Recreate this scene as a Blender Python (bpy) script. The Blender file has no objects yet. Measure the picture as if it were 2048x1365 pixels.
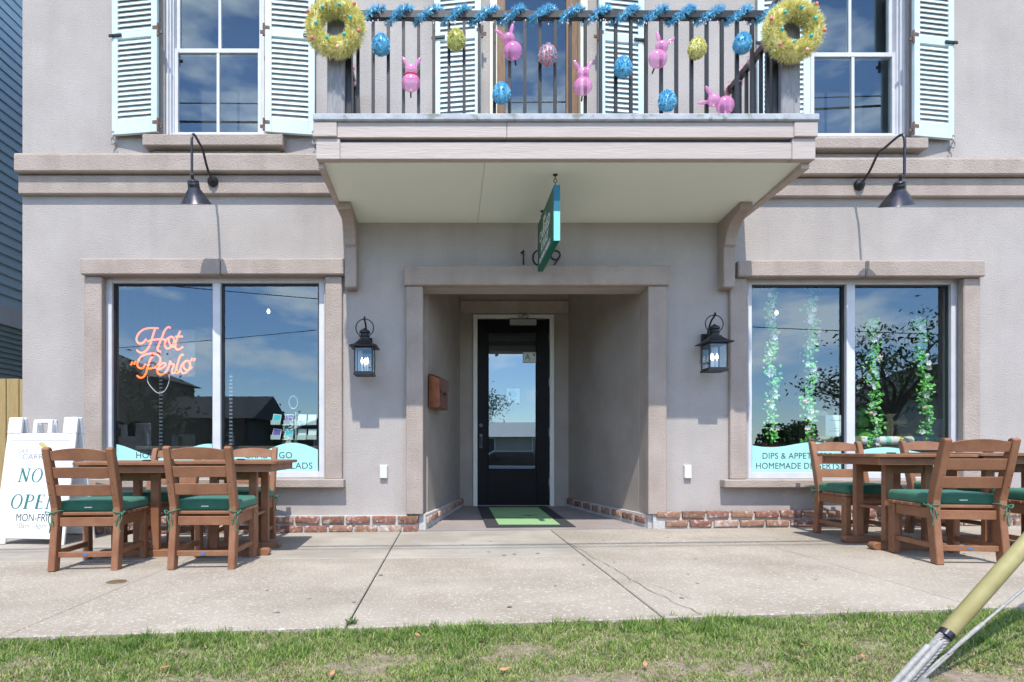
import bpy, bmesh, math, random
import numpy as np
from mathutils import Matrix, Vector
R = math.radians
random.seed(7)
rng = np.random.default_rng(7)
S = bpy.context.scene
COL = S.collection

# ------------------------------------------------------------------ camera
F, VX, HY, CZ = 1150.0, 895.0, 900.0, 0.81        # focal length (px of 2048), vanishing point, eye height
cam_d = bpy.data.cameras.new('camera')
cam = bpy.data.objects.new('camera', cam_d); COL.objects.link(cam)
cam.location = (0, 0, CZ); cam.rotation_euler = (R(90), 0, 0)
cam_d.sensor_width = 36; cam_d.lens = 36 * F / 2048
cam_d.shift_x = (1024 - VX) / 2048; cam_d.shift_y = (HY - 682.5) / 2048
cam_d.clip_end = 600; cam_d.clip_start = 0.05
S.camera = cam
def X(px, Y): return (px - VX) * Y / F
def Z(py, Y): return CZ + (HY - py) * Y / F
YW = 5.75                                           # the facade plane
def wx(px): return X(px, YW)
def wz(py): return Z(py, YW)

# ------------------------------------------------------------------ sky and sun
LIGHT = Vector((0.095, 1.15, -2.02)).normalized()
W = bpy.data.worlds.new('World'); S.world = W; W.use_nodes = True
nt = W.node_tree; nt.nodes.clear()
sky = nt.nodes.new('ShaderNodeTexSky'); sky.sky_type = 'NISHITA'; sky.sun_disc = False
sky.sun_elevation = math.asin(-LIGHT.z); sky.sun_rotation = math.atan2(-LIGHT.x, -LIGHT.y)
sky.air_density = 0.9; sky.dust_density = 0.0; sky.ozone_density = 3.5
tc = nt.nodes.new('ShaderNodeTexCoord'); mp = nt.nodes.new('ShaderNodeMapping')
mp.inputs['Scale'].default_value = (1, 1, 2.6); mp.inputs['Location'].default_value = (0.9, 0.2, 0.1)
nz = nt.nodes.new('ShaderNodeTexNoise'); nz.inputs['Scale'].default_value = 5.2; nz.inputs['Detail'].default_value = 7
nz.inputs['Roughness'].default_value = 0.55
rp = nt.nodes.new('ShaderNodeValToRGB'); rp.color_ramp.elements[0].position = 0.50; rp.color_ramp.elements[1].position = 0.64
mxs = nt.nodes.new('ShaderNodeMixRGB'); mxs.inputs[2].default_value = (7.5, 8.0, 8.6, 1)
bg = nt.nodes.new('ShaderNodeBackground'); bg.inputs[1].default_value = 0.15
wo = nt.nodes.new('ShaderNodeOutputWorld')
L = nt.links.new
L(tc.outputs['Generated'], mp.inputs[0]); L(mp.outputs[0], nz.inputs['Vector']); L(nz.outputs['Fac'], rp.inputs[0])
mul = nt.nodes.new('ShaderNodeMath'); mul.operation = 'MULTIPLY'; mul.inputs[1].default_value = 0.9
L(rp.outputs[0], mul.inputs[0]); L(mul.outputs[0], mxs.inputs[0]); L(sky.outputs[0], mxs.inputs[1]); L(mxs.outputs[0], bg.inputs[0]); L(bg.outputs[0], wo.inputs[0])
sd = bpy.data.lights.new('sun', 'SUN'); sd.energy = 2.4; sd.angle = R(0.5); sd.color = (1, 0.945, 0.86)
sun = bpy.data.objects.new('sun', sd); COL.objects.link(sun)
sun.rotation_euler = LIGHT.to_track_quat('-Z', 'Y').to_euler(); sun.location = (-1, -8, 14)
S.view_settings.view_transform = 'Standard'; S.view_settings.look = 'None'
S.view_settings.gamma = 1; S.view_settings.use_curve_mapping = False
S.view_settings.exposure = 1.2
S.cycles.max_bounces = 8; S.cycles.transparent_max_bounces = 16; S.cycles.caustics_reflective = False

# ------------------------------------------------------------------ materials
def lin(r, g, b):
    f = lambda c: (c / 255 / 12.92) if c <= 10 else (((c / 255) + 0.055) / 1.055) ** 2.4
    return (f(r), f(g), f(b))
def mat(name, c, c2=None, scale=4, rough=0.7, metal=0, bump=0, bscale=150, c3=None, s3=60, f3=0.5, spec=0.4, stretch=None, lo=0.35, hi=0.65, emit=0, alpha=1, coat=0, detail=5, streak=None):
    m = bpy.data.materials.new(name); m.use_nodes = True
    n = m.node_tree.nodes; l = m.node_tree.links.new
    p = n['Principled BSDF']
    p.inputs['Base Color'].default_value = (*c, 1); p.inputs['Roughness'].default_value = rough
    p.inputs['Metallic'].default_value = metal; p.inputs['Specular IOR Level'].default_value = spec
    p.inputs['Alpha'].default_value = alpha; p.inputs['Coat Weight'].default_value = coat
    if emit:
        p.inputs['Emission Color'].default_value = (*c, 1); p.inputs['Emission Strength'].default_value = emit
    g = None
    def vec():
        nonlocal g
        if g is None:
            g0 = n.new('ShaderNodeNewGeometry'); g = g0.outputs['Position']
            if stretch:
                q = n.new('ShaderNodeMapping'); q.inputs['Scale'].default_value = stretch; l(g, q.inputs[0]); g = q.outputs[0]
        return g
    out = None
    if c2:
        t = n.new('ShaderNodeTexNoise'); t.inputs['Scale'].default_value = scale; t.inputs['Detail'].default_value = detail; t.inputs['Roughness'].default_value = 0.6
        l(vec(), t.inputs['Vector'])
        r = n.new('ShaderNodeValToRGB'); r.color_ramp.elements[0].position = lo; r.color_ramp.elements[1].position = hi
        r.color_ramp.elements[0].color = (*c, 1); r.color_ramp.elements[1].color = (*c2, 1)
        l(t.outputs['Fac'], r.inputs[0]); out = r.outputs[0]
        if c3:
            t2 = n.new('ShaderNodeTexNoise'); t2.inputs['Scale'].default_value = s3; t2.inputs['Detail'].default_value = 3
            l(vec(), t2.inputs['Vector'])
            r2 = n.new('ShaderNodeValToRGB'); r2.color_ramp.elements[0].position = 0.55; r2.color_ramp.elements[1].position = 0.7
            mm = n.new('ShaderNodeMath'); mm.operation = 'MULTIPLY'; mm.inputs[1].default_value = f3
            x = n.new('ShaderNodeMixRGB'); x.inputs[2].default_value = (*c3, 1)
            l(t2.outputs['Fac'], r2.inputs[0]); l(r2.outputs[0], mm.inputs[0]); l(mm.outputs[0], x.inputs[0]); l(out, x.inputs[1]); out = x.outputs[0]
        if streak:
            q = n.new('ShaderNodeMapping'); q.inputs['Scale'].default_value = streak[0]; g1 = n.new('ShaderNodeNewGeometry'); l(g1.outputs['Position'], q.inputs[0])
            t3 = n.new('ShaderNodeTexNoise'); t3.inputs['Scale'].default_value = 1; t3.inputs['Detail'].default_value = 6; l(q.outputs[0], t3.inputs['Vector'])
            r3 = n.new('ShaderNodeValToRGB'); r3.color_ramp.elements[0].position = 0.5; r3.color_ramp.elements[1].position = 0.78
            m3 = n.new('ShaderNodeMath'); m3.operation = 'MULTIPLY'; m3.inputs[1].default_value = streak[2]
            x3 = n.new('ShaderNodeMixRGB'); x3.inputs[2].default_value = (*streak[1], 1)
            l(t3.outputs['Fac'], r3.inputs[0]); l(r3.outputs[0], m3.inputs[0]); l(m3.outputs[0], x3.inputs[0]); l(out, x3.inputs[1]); out = x3.outputs[0]
        l(out, p.inputs['Base Color'])
    if bump:
        t = n.new('ShaderNodeTexNoise'); t.inputs['Scale'].default_value = bscale; t.inputs['Detail'].default_value = 3
        l(vec(), t.inputs['Vector'])
        b = n.new('ShaderNodeBump'); b.inputs['Strength'].default_value = bump; b.inputs['Distance'].default_value = 0.01
        l(t.outputs['Fac'], b.inputs['Height']); l(b.outputs[0], p.inputs['Normal'])
    return m
def glass(name, refl, tint=(0.97, 1.0, 0.99), rough=0.0):
    m = bpy.data.materials.new(name); m.use_nodes = True
    n = m.node_tree.nodes; l = m.node_tree.links.new; n.remove(n['Principled BSDF'])
    t = n.new('ShaderNodeBsdfTransparent'); t.inputs[0].default_value = (*tint, 1)
    g = n.new('ShaderNodeBsdfGlossy'); g.inputs['Roughness'].default_value = rough; g.inputs[0].default_value = (0.74, 0.9, 1, 1)
    fr = n.new('ShaderNodeFresnel'); fr.inputs[0].default_value = 1.5
    a = n.new('ShaderNodeMath'); a.operation = 'ADD'; a.inputs[1].default_value = refl; a.use_clamp = True
    x = n.new('ShaderNodeMixShader'); ge = n.new('ShaderNodeNewGeometry'); iv = n.new('ShaderNodeMath'); iv.operation = 'SUBTRACT'; iv.inputs[0].default_value = 1
    ml = n.new('ShaderNodeMath'); ml.operation = 'MULTIPLY'; l(ge.outputs['Backfacing'], iv.inputs[1]); l(iv.outputs[0], ml.inputs[1]); l(a.outputs[0], ml.inputs[0])
    l(fr.outputs[0], a.inputs[0]); l(ml.outputs[0], x.inputs[0]); l(t.outputs[0], x.inputs[1]); l(g.outputs[0], x.inputs[2])
    l(x.outputs[0], n['Material Output'].inputs[0])
    return m

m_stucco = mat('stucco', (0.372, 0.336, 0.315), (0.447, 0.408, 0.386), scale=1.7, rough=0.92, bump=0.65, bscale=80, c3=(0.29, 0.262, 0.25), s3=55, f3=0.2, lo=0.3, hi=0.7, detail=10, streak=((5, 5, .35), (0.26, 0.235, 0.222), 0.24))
m_trim = mat('trim_stucco', (0.35, 0.29, 0.252), (0.42, 0.352, 0.312), scale=3, rough=0.92, bump=0.8, bscale=85, c3=(0.26, 0.21, 0.185), s3=60, f3=0.22, streak=((7, 7, .8), (0.23, 0.185, 0.16), 0.3))
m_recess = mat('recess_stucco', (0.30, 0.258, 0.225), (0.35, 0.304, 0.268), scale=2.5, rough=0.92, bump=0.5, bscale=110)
m_fascia = mat('painted_fascia', (0.43, 0.365, 0.332), (0.49, 0.42, 0.385), scale=5, rough=0.6, bump=0.3, bscale=30, c3=(0.30, 0.25, 0.23), s3=12, f3=0.16, stretch=(0.25, 3, 3))
m_soffit = mat('soffit_paint', (0.80, 0.86, 0.78), (0.83, 0.885, 0.81), scale=1.5, rough=0.7)
m_cap = mat('balcony_stone', (0.34, 0.36, 0.39), (0.45, 0.47, 0.50), scale=9, rough=0.8, bump=0.3, bscale=60, c3=(0.16, 0.17, 0.12), s3=14, f3=0.7)
m_white = mat('white_paint', (0.56, 0.57, 0.61), (0.63, 0.64, 0.67), scale=6, rough=0.45)
m_cream = mat('cream_paint', (0.62, 0.57, 0.46), (0.68, 0.63, 0.52), scale=6, rough=0.5)
m_doorframe = mat('door_frame_paint', (0.62, 0.62, 0.57), (0.68, 0.68, 0.63), scale=6, rough=0.45)
m_shut = mat('pale_aqua_paint', (0.52, 0.635, 0.64), (0.58, 0.69, 0.69), scale=5, rough=0.5)
m_slat = mat('shutter_slat_paint', (0.60, 0.675, 0.665), (0.66, 0.72, 0.71), scale=8, rough=0.5)
m_dark = mat('black_metal', (0.007, 0.008, 0.010), (0.012, 0.013, 0.016), scale=20, rough=0.42, spec=0.5)
m_gun = mat('gunmetal', (0.05, 0.05, 0.06), (0.085, 0.08, 0.09), scale=20, rough=0.28, metal=0.75)
m_rust = mat('rusty_iron', (0.10, 0.06, 0.045), (0.20, 0.13, 0.10), scale=40, rough=0.8)
m_dogs = mat('weathered_iron', (0.28, 0.27, 0.26), (0.4, 0.38, 0.36), scale=60, rough=0.7)
m_postw = mat('grey_timber', (0.22, 0.215, 0.225), (0.31, 0.30, 0.31), scale=12, rough=0.85, stretch=(6, 6, 0.6), bump=0.3, bscale=40)
m_postd = mat('dark_timber', (0.035, 0.033, 0.035), (0.06, 0.055, 0.055), scale=12, rough=0.7, stretch=(6, 6, 0.6))
m_brown = mat('brown_door_wood', (0.13, 0.065, 0.03), (0.22, 0.12, 0.055), scale=14, rough=0.5, stretch=(5, 5, 0.5))
m_doorblk = mat('black_door_paint', (0.006, 0.006, 0.007), (0.009, 0.009, 0.011), scale=4, rough=0.42, spec=0.12)
m_glass = glass('window_glass', 0.115)
m_glassup = glass('upper_window_glass', 0.115)
m_glassdoor = glass('door_glass', 0.2)
m_lampglass = glass('lantern_glass', 0.03, (0.95, 0.98, 1.0))
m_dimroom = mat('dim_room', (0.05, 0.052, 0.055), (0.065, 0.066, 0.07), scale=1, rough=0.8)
m_darkfloor = mat('shop_floor', (0.06, 0.05, 0.042), (0.09, 0.075, 0.06), scale=3, rough=0.5)
m_brickA = mat('brick_red', (0.20, 0.085, 0.062), (0.29, 0.145, 0.11), scale=30, rough=0.9, bump=0.8, bscale=60, c3=(0.56, 0.52, 0.485), s3=24, f3=0.8)
m_brickB = mat('brick_orange', (0.25, 0.135, 0.085), (0.34, 0.20, 0.14), scale=30, rough=0.9, bump=0.6, bscale=70, c3=(0.56, 0.52, 0.485), s3=26, f3=0.8)
m_brickC = mat('brick_washed', (0.32, 0.17, 0.12), (0.50, 0.42, 0.37), scale=26, rough=0.9, bump=0.7, bscale=60, c3=(0.66, 0.64, 0.61), s3=18, f3=0.8)
m_brickD = mat('brick_brown', (0.13, 0.065, 0.045), (0.26, 0.14, 0.09), scale=34, rough=0.9, bump=0.6, bscale=70, c3=(0.55, 0.52, 0.49), s3=20, f3=0.7)
m_mortar = mat('mortar', (0.43, 0.42, 0.41), (0.55, 0.54, 0.525), scale=30, rough=0.95, bump=0.6, bscale=90)
m_conc = mat('exposed_concrete', (0.30, 0.258, 0.208), (0.385, 0.338, 0.280), scale=1.4, lo=0.38, hi=0.62, rough=0.92, bump=0.7, bscale=120, c3=(0.58, 0.535, 0.47), s3=58, f3=0.75, detail=10, streak=((.8, 2.2, 1), (0.22, 0.19, 0.155), 0.36))
m_conc2 = mat('smooth_concrete', (0.30, 0.27, 0.228), (0.38, 0.347, 0.297), scale=1.6, lo=0.4, hi=0.6, streak=((1.2, 4, 1), (0.22, 0.2, 0.17), 0.4), rough=0.9, bump=0.25, bscale=90, c3=(0.30, 0.29, 0.27), s3=16, f3=0.3, detail=9)
m_entry = mat('entry_concrete', (0.25, 0.215, 0.20), (0.31, 0.272, 0.256), scale=2.5, rough=0.75, bump=0.15, bscale=60)
m_jointdirt = mat('joint_dirt', (0.12, 0.10, 0.08), (0.20, 0.175, 0.13), scale=20, rough=1)
m_soil = mat('soil', (0.15, 0.12, 0.085), (0.30, 0.24, 0.185), scale=14, rough=1, bump=0.9, bscale=50, c3=(0.10, 0.10, 0.05), s3=20, f3=0.6)
m_teak = mat('teak_lumber', (0.215, 0.092, 0.045), (0.285, 0.134, 0.070), scale=7, rough=0.5, bump=0.25, bscale=140, spec=0.4, c3=(0.165, 0.062, 0.027), s3=90, f3=0.35)
m_screw = mat('screw_dark', (0.04, 0.02, 0.015), rough=0.5)
m_green = mat('green_canvas', (0.012, 0.098, 0.056), (0.019, 0.128, 0.075), scale=10, rough=0.75, bump=0.1, bscale=300, spec=0.5)
m_green.node_tree.nodes['Principled BSDF'].inputs['Sheen Weight'].default_value = 0.35; m_green.node_tree.nodes['Principled BSDF'].inputs['Sheen Tint'].default_value = (0.5, 0.9, 0.75, 1)
m_greenp = mat('green_piping', (0.045, 0.16, 0.10), (0.065, 0.19, 0.125), scale=10, rough=0.8)
m_blue = mat('blue_tag', (0.04, 0.17, 0.42), rough=0.4)
m_aqua = mat('aqua_vinyl', (0.36, 0.71, 0.68), (0.39, 0.74, 0.71), scale=2, rough=0.5)
m_ink = mat('charcoal_ink', (0.03, 0.045, 0.05), rough=0.6)
m_teal = mat('teal_ink', (0.03, 0.16, 0.15), rough=0.6)
m_greyink = mat('grey_ink', (0.22, 0.24, 0.25), rough=0.6)
m_plastic = mat('white_plastic', (0.74, 0.745, 0.76), (0.78, 0.785, 0.80), scale=3, rough=0.4)
m_signgreen = mat('sign_green', (0.005, 0.13, 0.085), rough=0.45)
m_signface = mat('sign_face', (0.035, 0.13, 0.085), rough=0.5)
m_signteal = mat('sign_teal', (0.008, 0.13, 0.19), rough=0.45)
m_signaqua = mat('sign_aqua', (0.20, 0.58, 0.56), rough=0.45)
m_signtext = mat('sign_white', (0.72, 0.74, 0.72), rough=0.5)
m_copper = mat('copper_box', (0.20, 0.065, 0.03), (0.30, 0.105, 0.05), scale=12, rough=0.42, metal=0.6)
m_mat_blk = mat('mat_black', (0.03, 0.03, 0.033), (0.05, 0.05, 0.055), scale=150, rough=0.95, bump=0.5, bscale=400)
m_mat_grn = mat('mat_green', (0.23, 0.40, 0.18), (0.27, 0.45, 0.21), scale=200, rough=0.95, bump=0.4, bscale=400)
m_silver = mat('brushed_silver', (0.45, 0.45, 0.44), rough=0.35, metal=0.8)
m_neon = mat('neon_orange', (1.0, 0.155, 0.025), rough=0.4, emit=0.95)
m_bulb = mat('warm_bulb', (1.0, 0.86, 0.68), rough=0.4, emit=2.0)
m_panelight = mat('light_panel', (1.0, 0.95, 0.88), rough=0.4, emit=3)
m_yellow = mat('yellow_tinsel', (0.78, 0.72, 0.26), (0.84, 0.80, 0.40), scale=60, rough=0.5, spec=0.5)
m_bluet = mat('blue_tinsel', (0.08, 0.46, 0.74), (0.30, 0.68, 0.84), scale=70, rough=0.35, spec=0.7)
m_ylgrn = mat('lime_tinsel', (0.58, 0.66, 0.20), (0.74, 0.70, 0.28), scale=70, rough=0.35, spec=0.7)
m_pinkt = mat('pink_tinsel', (0.76, 0.38, 0.44), (0.82, 0.58, 0.60), scale=60, rough=0.4, spec=0.6)
m_coral = mat('coral_egg', (0.75, 0.20, 0.11), rough=0.3)
m_rose = mat('rose_egg', (0.72, 0.16, 0.20), rough=0.3)
m_turq = mat('turquoise_egg', (0.03, 0.40, 0.42), rough=0.3)
m_peach = mat('peach_egg', (0.78, 0.42, 0.28), rough=0.3)
m_bunny = mat('pink_translucent_plastic', (0.84, 0.25, 0.58), (0.86, 0.34, 0.66), scale=14, rough=0.1, spec=0.9, alpha=0.5)
m_red = mat('red_ribbon', (0.65, 0.05, 0.09), rough=0.5)
m_siding = mat('blue_siding', (0.25, 0.35, 0.42), (0.28, 0.385, 0.46), scale=2, rough=0.6, stretch=(1, 0.4, 4))
m_louver = mat('dark_green_louver', (0.13, 0.19, 0.19), (0.16, 0.22, 0.22), scale=3, rough=0.6)
m_band = mat('grey_band', (0.36, 0.38, 0.42), (0.42, 0.44, 0.48), scale=3, rough=0.6)
m_fence = mat('fence_pine', (0.33, 0.235, 0.10), (0.43, 0.32, 0.155), scale=5, rough=0.85, stretch=(9, 9, 0.7), c3=(0.20, 0.15, 0.08), s3=5, f3=0.5, bump=0.25, bscale=20)
m_guard = mat('olive_guard', (0.315, 0.275, 0.115), (0.37, 0.33, 0.155), scale=8, rough=0.55, spec=0.35, c3=(0.20, 0.17, 0.08), s3=9, f3=0.35)
m_wire = mat('galvanised_wire', (0.25, 0.245, 0.235), (0.37, 0.36, 0.345), scale=50, rough=0.65, metal=0.1)
m_leaf = mat('silk_leaf', (0.11, 0.44, 0.07), (0.22, 0.60, 0.13), scale=30, rough=0.6)
m_petal = mat('white_petal', (0.72, 0.70, 0.74), (0.80, 0.66, 0.72), scale=25, rough=0.6)
m_twig = mat('dry_twig', (0.52, 0.40, 0.22), (0.66, 0.54, 0.34), scale=30, rough=0.9)
m_crate = mat('crate_wood', (0.30, 0.21, 0.12), (0.38, 0.27, 0.16), scale=14, rough=0.8)
m_paper = mat('paper', (0.66, 0.74, 0.74), rough=0.8)
m_purple = mat('purple_card', (0.13, 0.07, 0.32), rough=0.6)
m_tealcard = mat('teal_card', (0.04, 0.46, 0.50), rough=0.6)
m_acryl = mat('acrylic', (0.55, 0.66, 0.64), rough=0.2, alpha=0.65)
m_strip = [mat('stripe_mint', (0.25, 0.62, 0.50), rough=0.8), mat('stripe_white', (0.74, 0.74, 0.68), rough=0.8), mat('stripe_yellow', (0.72, 0.62, 0.22), rough=0.8), mat('stripe_lilac', (0.48, 0.38, 0.58), rough=0.8)]
m_moss = mat('moss_green', (0.07, 0.22, 0.03), (0.11, 0.30, 0.05), scale=40, rough=1, bump=0.6, bscale=120)
m_brass = mat('cover_brass', (0.14, 0.10, 0.045), (0.22, 0.165, 0.08), scale=40, rough=0.5, metal=0.3)
m_deadleaf = mat('dead_leaf', (0.36, 0.14, 0.06), (0.48, 0.24, 0.13), scale=50, rough=0.8)
m_asph = mat('asphalt', (0.045, 0.045, 0.048), (0.065, 0.065, 0.066), scale=8, rough=0.95, bump=0.5, bscale=120)
m_bark = mat('bark', (0.07, 0.055, 0.042), (0.13, 0.10, 0.08), scale=12, rough=1, bump=0.6, bscale=30)
m_fol = mat('oak_foliage', (0.05, 0.095, 0.028), (0.115, 0.175, 0.055), scale=1.5, rough=0.7)
m_housedk = mat('brown_cladding', (0.085, 0.072, 0.068), (0.11, 0.095, 0.088), scale=2, rough=0.8)
m_housewt = mat('pale_cladding', (0.34, 0.33, 0.31), (0.40, 0.39, 0.37), scale=2, rough=0.8)
m_roofdk = mat('shingle_roof', (0.07, 0.07, 0.075), (0.11, 0.105, 0.11), scale=6, rough=0.9)
m_roofwt = mat('pale_metal_roof', (0.50, 0.50, 0.49), (0.56, 0.56, 0.55), scale=3, rough=0.5)
m_carpaint = mat('silver_blue_car_paint', (0.42, 0.48, 0.55), rough=0.2, metal=0.3, coat=0.6)
m_tyre = mat('tyre_rubber', (0.02, 0.02, 0.02), rough=0.9)
m_carglass = mat('car_glass', (0.01, 0.012, 0.015), rough=0.05, spec=0.8)

# ------------------------------------------------------------------ mesh helpers
class MB:
    def __init__(s): s.v = []; s.f = []; s.m = None
    def add(s, vs, fs):
        b = len(s.v)
        for p in vs:
            p = Vector(p)
            s.v.append(tuple(s.m @ p if s.m else p))
        s.f += [tuple(b + i for i in f) for f in fs]
    def box(s, x0, x1, y0, y1, z0, z1):
        s.add([(x, y, z) for z in (z0, z1) for y in (y0, y1) for x in (x0, x1)],
              [(0, 2, 3, 1), (4, 5, 7, 6), (0, 1, 5, 4), (2, 6, 7, 3), (0, 4, 6, 2), (1, 3, 7, 5)]); return s
    def prism(s, pts, ax, a0, a1):
        n = len(pts)
        P = {'x': lambda p, a: (a, p[0], p[1]), 'y': lambda p, a: (p[0], a, p[1]), 'z': lambda p, a: (p[0], p[1], a)}[ax]
        s.add([P(p, a0) for p in pts] + [P(p, a1) for p in pts],
              [tuple(range(n)), tuple(range(2 * n - 1, n - 1, -1))] + [(i, i + n, (i + 1) % n + n, (i + 1) % n) for i in range(n)]); return s
    def tube(s, path, r, n=8, closed=False):
        P = [Vector(p) for p in path]; k = len(P); rs = r if isinstance(r, (list, tuple)) else [r] * k
        vs = []; up = None
        for i in range(k):
            a = P[(i - 1) % k] if (closed or i > 0) else P[i]; b = P[(i + 1) % k] if (closed or i < k - 1) else P[i]
            t = (b - a).normalized()
            if up is None:
                up = Vector((0, 0, 1)) if abs(t.z) < 0.9 else Vector((1, 0, 0))
            u = (up - t * up.dot(t))
            if u.length < 1e-5: u = t.orthogonal()
            u.normalize(); w = t.cross(u); up = u
            vs += [P[i] + (u * math.cos(q) + w * math.sin(q)) * rs[i] for q in [2 * math.pi * j / n for j in range(n)]]
        fs = []
        for i in range(k if closed else k - 1):
            for j in range(n):
                a = i * n + j; b = i * n + (j + 1) % n; c = ((i + 1) % k) * n + (j + 1) % n; d = ((i + 1) % k) * n + j
                fs.append((a, b, c, d))
        if not closed: fs += [tuple(range(n - 1, -1, -1)), tuple((k - 1) * n + j for j in range(n))]
        s.add(vs, fs); return s
    def lathe(s, prof, cx=0, cy=0, n=24, ax='z', sq=False):
        vs = []; fs = []; k = len(prof)
        for (r, z) in prof:
            for j in range(n):
                q = 2 * math.pi * (j + (0.5 if sq else 0)) / n
                a, b = r * math.cos(q), r * math.sin(q)
                vs.append((cx + a, cy + b, z) if ax == 'z' else (cx + a, z, cy + b))
        for i in range(k - 1):
            for j in range(n):
                fs.append((i * n + j, i * n + (j + 1) % n, (i + 1) * n + (j + 1) % n, (i + 1) * n + j))
        fs += [tuple(range(n - 1, -1, -1)), tuple((k - 1) * n + j for j in range(n))]
        s.add(vs, fs); return s
    def ball(s, c, rx, ry, rz, nu=16, nv=10, egg=0):
        prof = []; c = Vector(c); vs = []; fs = []
        for i in range(nv + 1):
            t = math.pi * i / nv; z = -math.cos(t); r = math.sin(t) * (1 - egg * z)
            r = max(r, 1e-3)
            for j in range(nu):
                q = 2 * math.pi * j / nu
                vs.append(c + Vector((rx * r * math.cos(q), ry * r * math.sin(q), rz * z)))
        for i in range(nv):
            for j in range(nu):
                fs.append((i * nu + j, i * nu + (j + 1) % nu, (i + 1) * nu + (j + 1) % nu, (i + 1) * nu + j))
        s.add(vs, fs); return s
    def mesh(s, name, bevel=0, smooth=None, recalc=True, seg=1):
        me = bpy.data.meshes.new(name); me.from_pydata(s.v, [], s.f)
        if bevel or recalc:
            b = bmesh.new(); b.from_mesh(me)
            if recalc: bmesh.ops.recalc_face_normals(b, faces=b.faces)
            if bevel:
                es = [e for e in b.edges if len(e.link_faces) == 2 and e.calc_face_angle(0) > 0.5]
                bmesh.ops.bevel(b, geom=es, offset=bevel, segments=seg, profile=0.5, affect='EDGES', clamp_overlap=True)
            b.to_mesh(me); b.free()
        if smooth is not None:
            me.shade_smooth(); me.set_sharp_from_angle(angle=R(smooth))
        return me
    def build(s, name, m, parent=None, bevel=0, smooth=None, recalc=True, seg=1, loc=None, rot=None):
        return link(name, s.mesh(name, bevel, smooth, recalc, seg), m, parent, loc, rot)
def link(name, me, m=None, parent=None, loc=None, rot=None):
    o = bpy.data.objects.new(name, me); COL.objects.link(o)
    if m is not None and not me.materials: me.materials.append(m)
    if parent: o.parent = parent
    if loc is not None: o.location = loc
    if rot is not None: o.rotation_euler = rot
    return o
def box(name, m, parent, x0, x1, y0, y1, z0, z1, bevel=0): return MB().box(x0, x1, y0, y1, z0, z1).build(name, m, parent, bevel)
def tag(o, label=None, cat=None, group=None, kind=None):
    if label: o['label'] = label
    if cat: o['category'] = cat
    if group: o['group'] = group
    if kind: o['kind'] = kind
    return o
def thing(name, label, cat, loc=(0, 0, 0), rz=0, group=None):
    o = bpy.data.objects.new(name, None); COL.objects.link(o); o.location = loc; o.rotation_euler = (0, 0, rz)
    o.empty_display_size = 0.1
    return tag(o, label, cat, group)
def kids(o): return [c for c in bpy.data.objects if c.parent == o]
def copy_tree(o, parent=None):
    c = o.copy(); COL.objects.link(c)
    if parent: c.parent = parent
    for k in kids(o): copy_tree(k, c)
    return c
def curve(pts, n=8, closed=False):
    P = [Vector(p) for p in pts]; out = []; k = len(P)
    for i in range(k if closed else k - 1):
        if closed: a, b, c, d = P[i - 1], P[i], P[(i + 1) % k], P[(i + 2) % k]
        else: a, b, c, d = P[max(i - 1, 0)], P[i], P[i + 1], P[min(i + 2, k - 1)]
        for j in range(n):
            t = j / n
            out.append(0.5 * ((2 * b) + (c - a) * t + (2 * a - 5 * b + 4 * c - d) * t * t + (3 * b - a - 3 * c + d) * t ** 3))
    if not closed: out.append(P[-1])
    return out
AX_FRONT = Matrix(((1, 0, 0), (0, 0, -1), (0, 1, 0))).to_4x4()       # text facing the street
def text(name, s, size, m, parent, pos, rot=AX_FRONT, align='CENTER', ext=0.0006, off=0, sx=1, spacing=1):
    c = bpy.data.curves.new(name, 'FONT'); c.body = s; c.size = size; c.align_x = align; c.extrude = ext; c.offset = off; c.space_character = spacing
    c.resolution_u = 4
    t = bpy.data.objects.new('temporary_lettering', c); COL.objects.link(t)
    dg = bpy.context.evaluated_depsgraph_get(); dg.update()
    me = bpy.data.meshes.new_from_object(t.evaluated_get(dg)); bpy.data.objects.remove(t)
    me.transform(Matrix.Translation(pos) @ rot @ Matrix.Diagonal((sx, 1, 1, 1)))
    me.name = name; me.materials.clear()
    return link(name, me, m, parent)
def ground(x): return 0.005 + 0.01 * x

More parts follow.
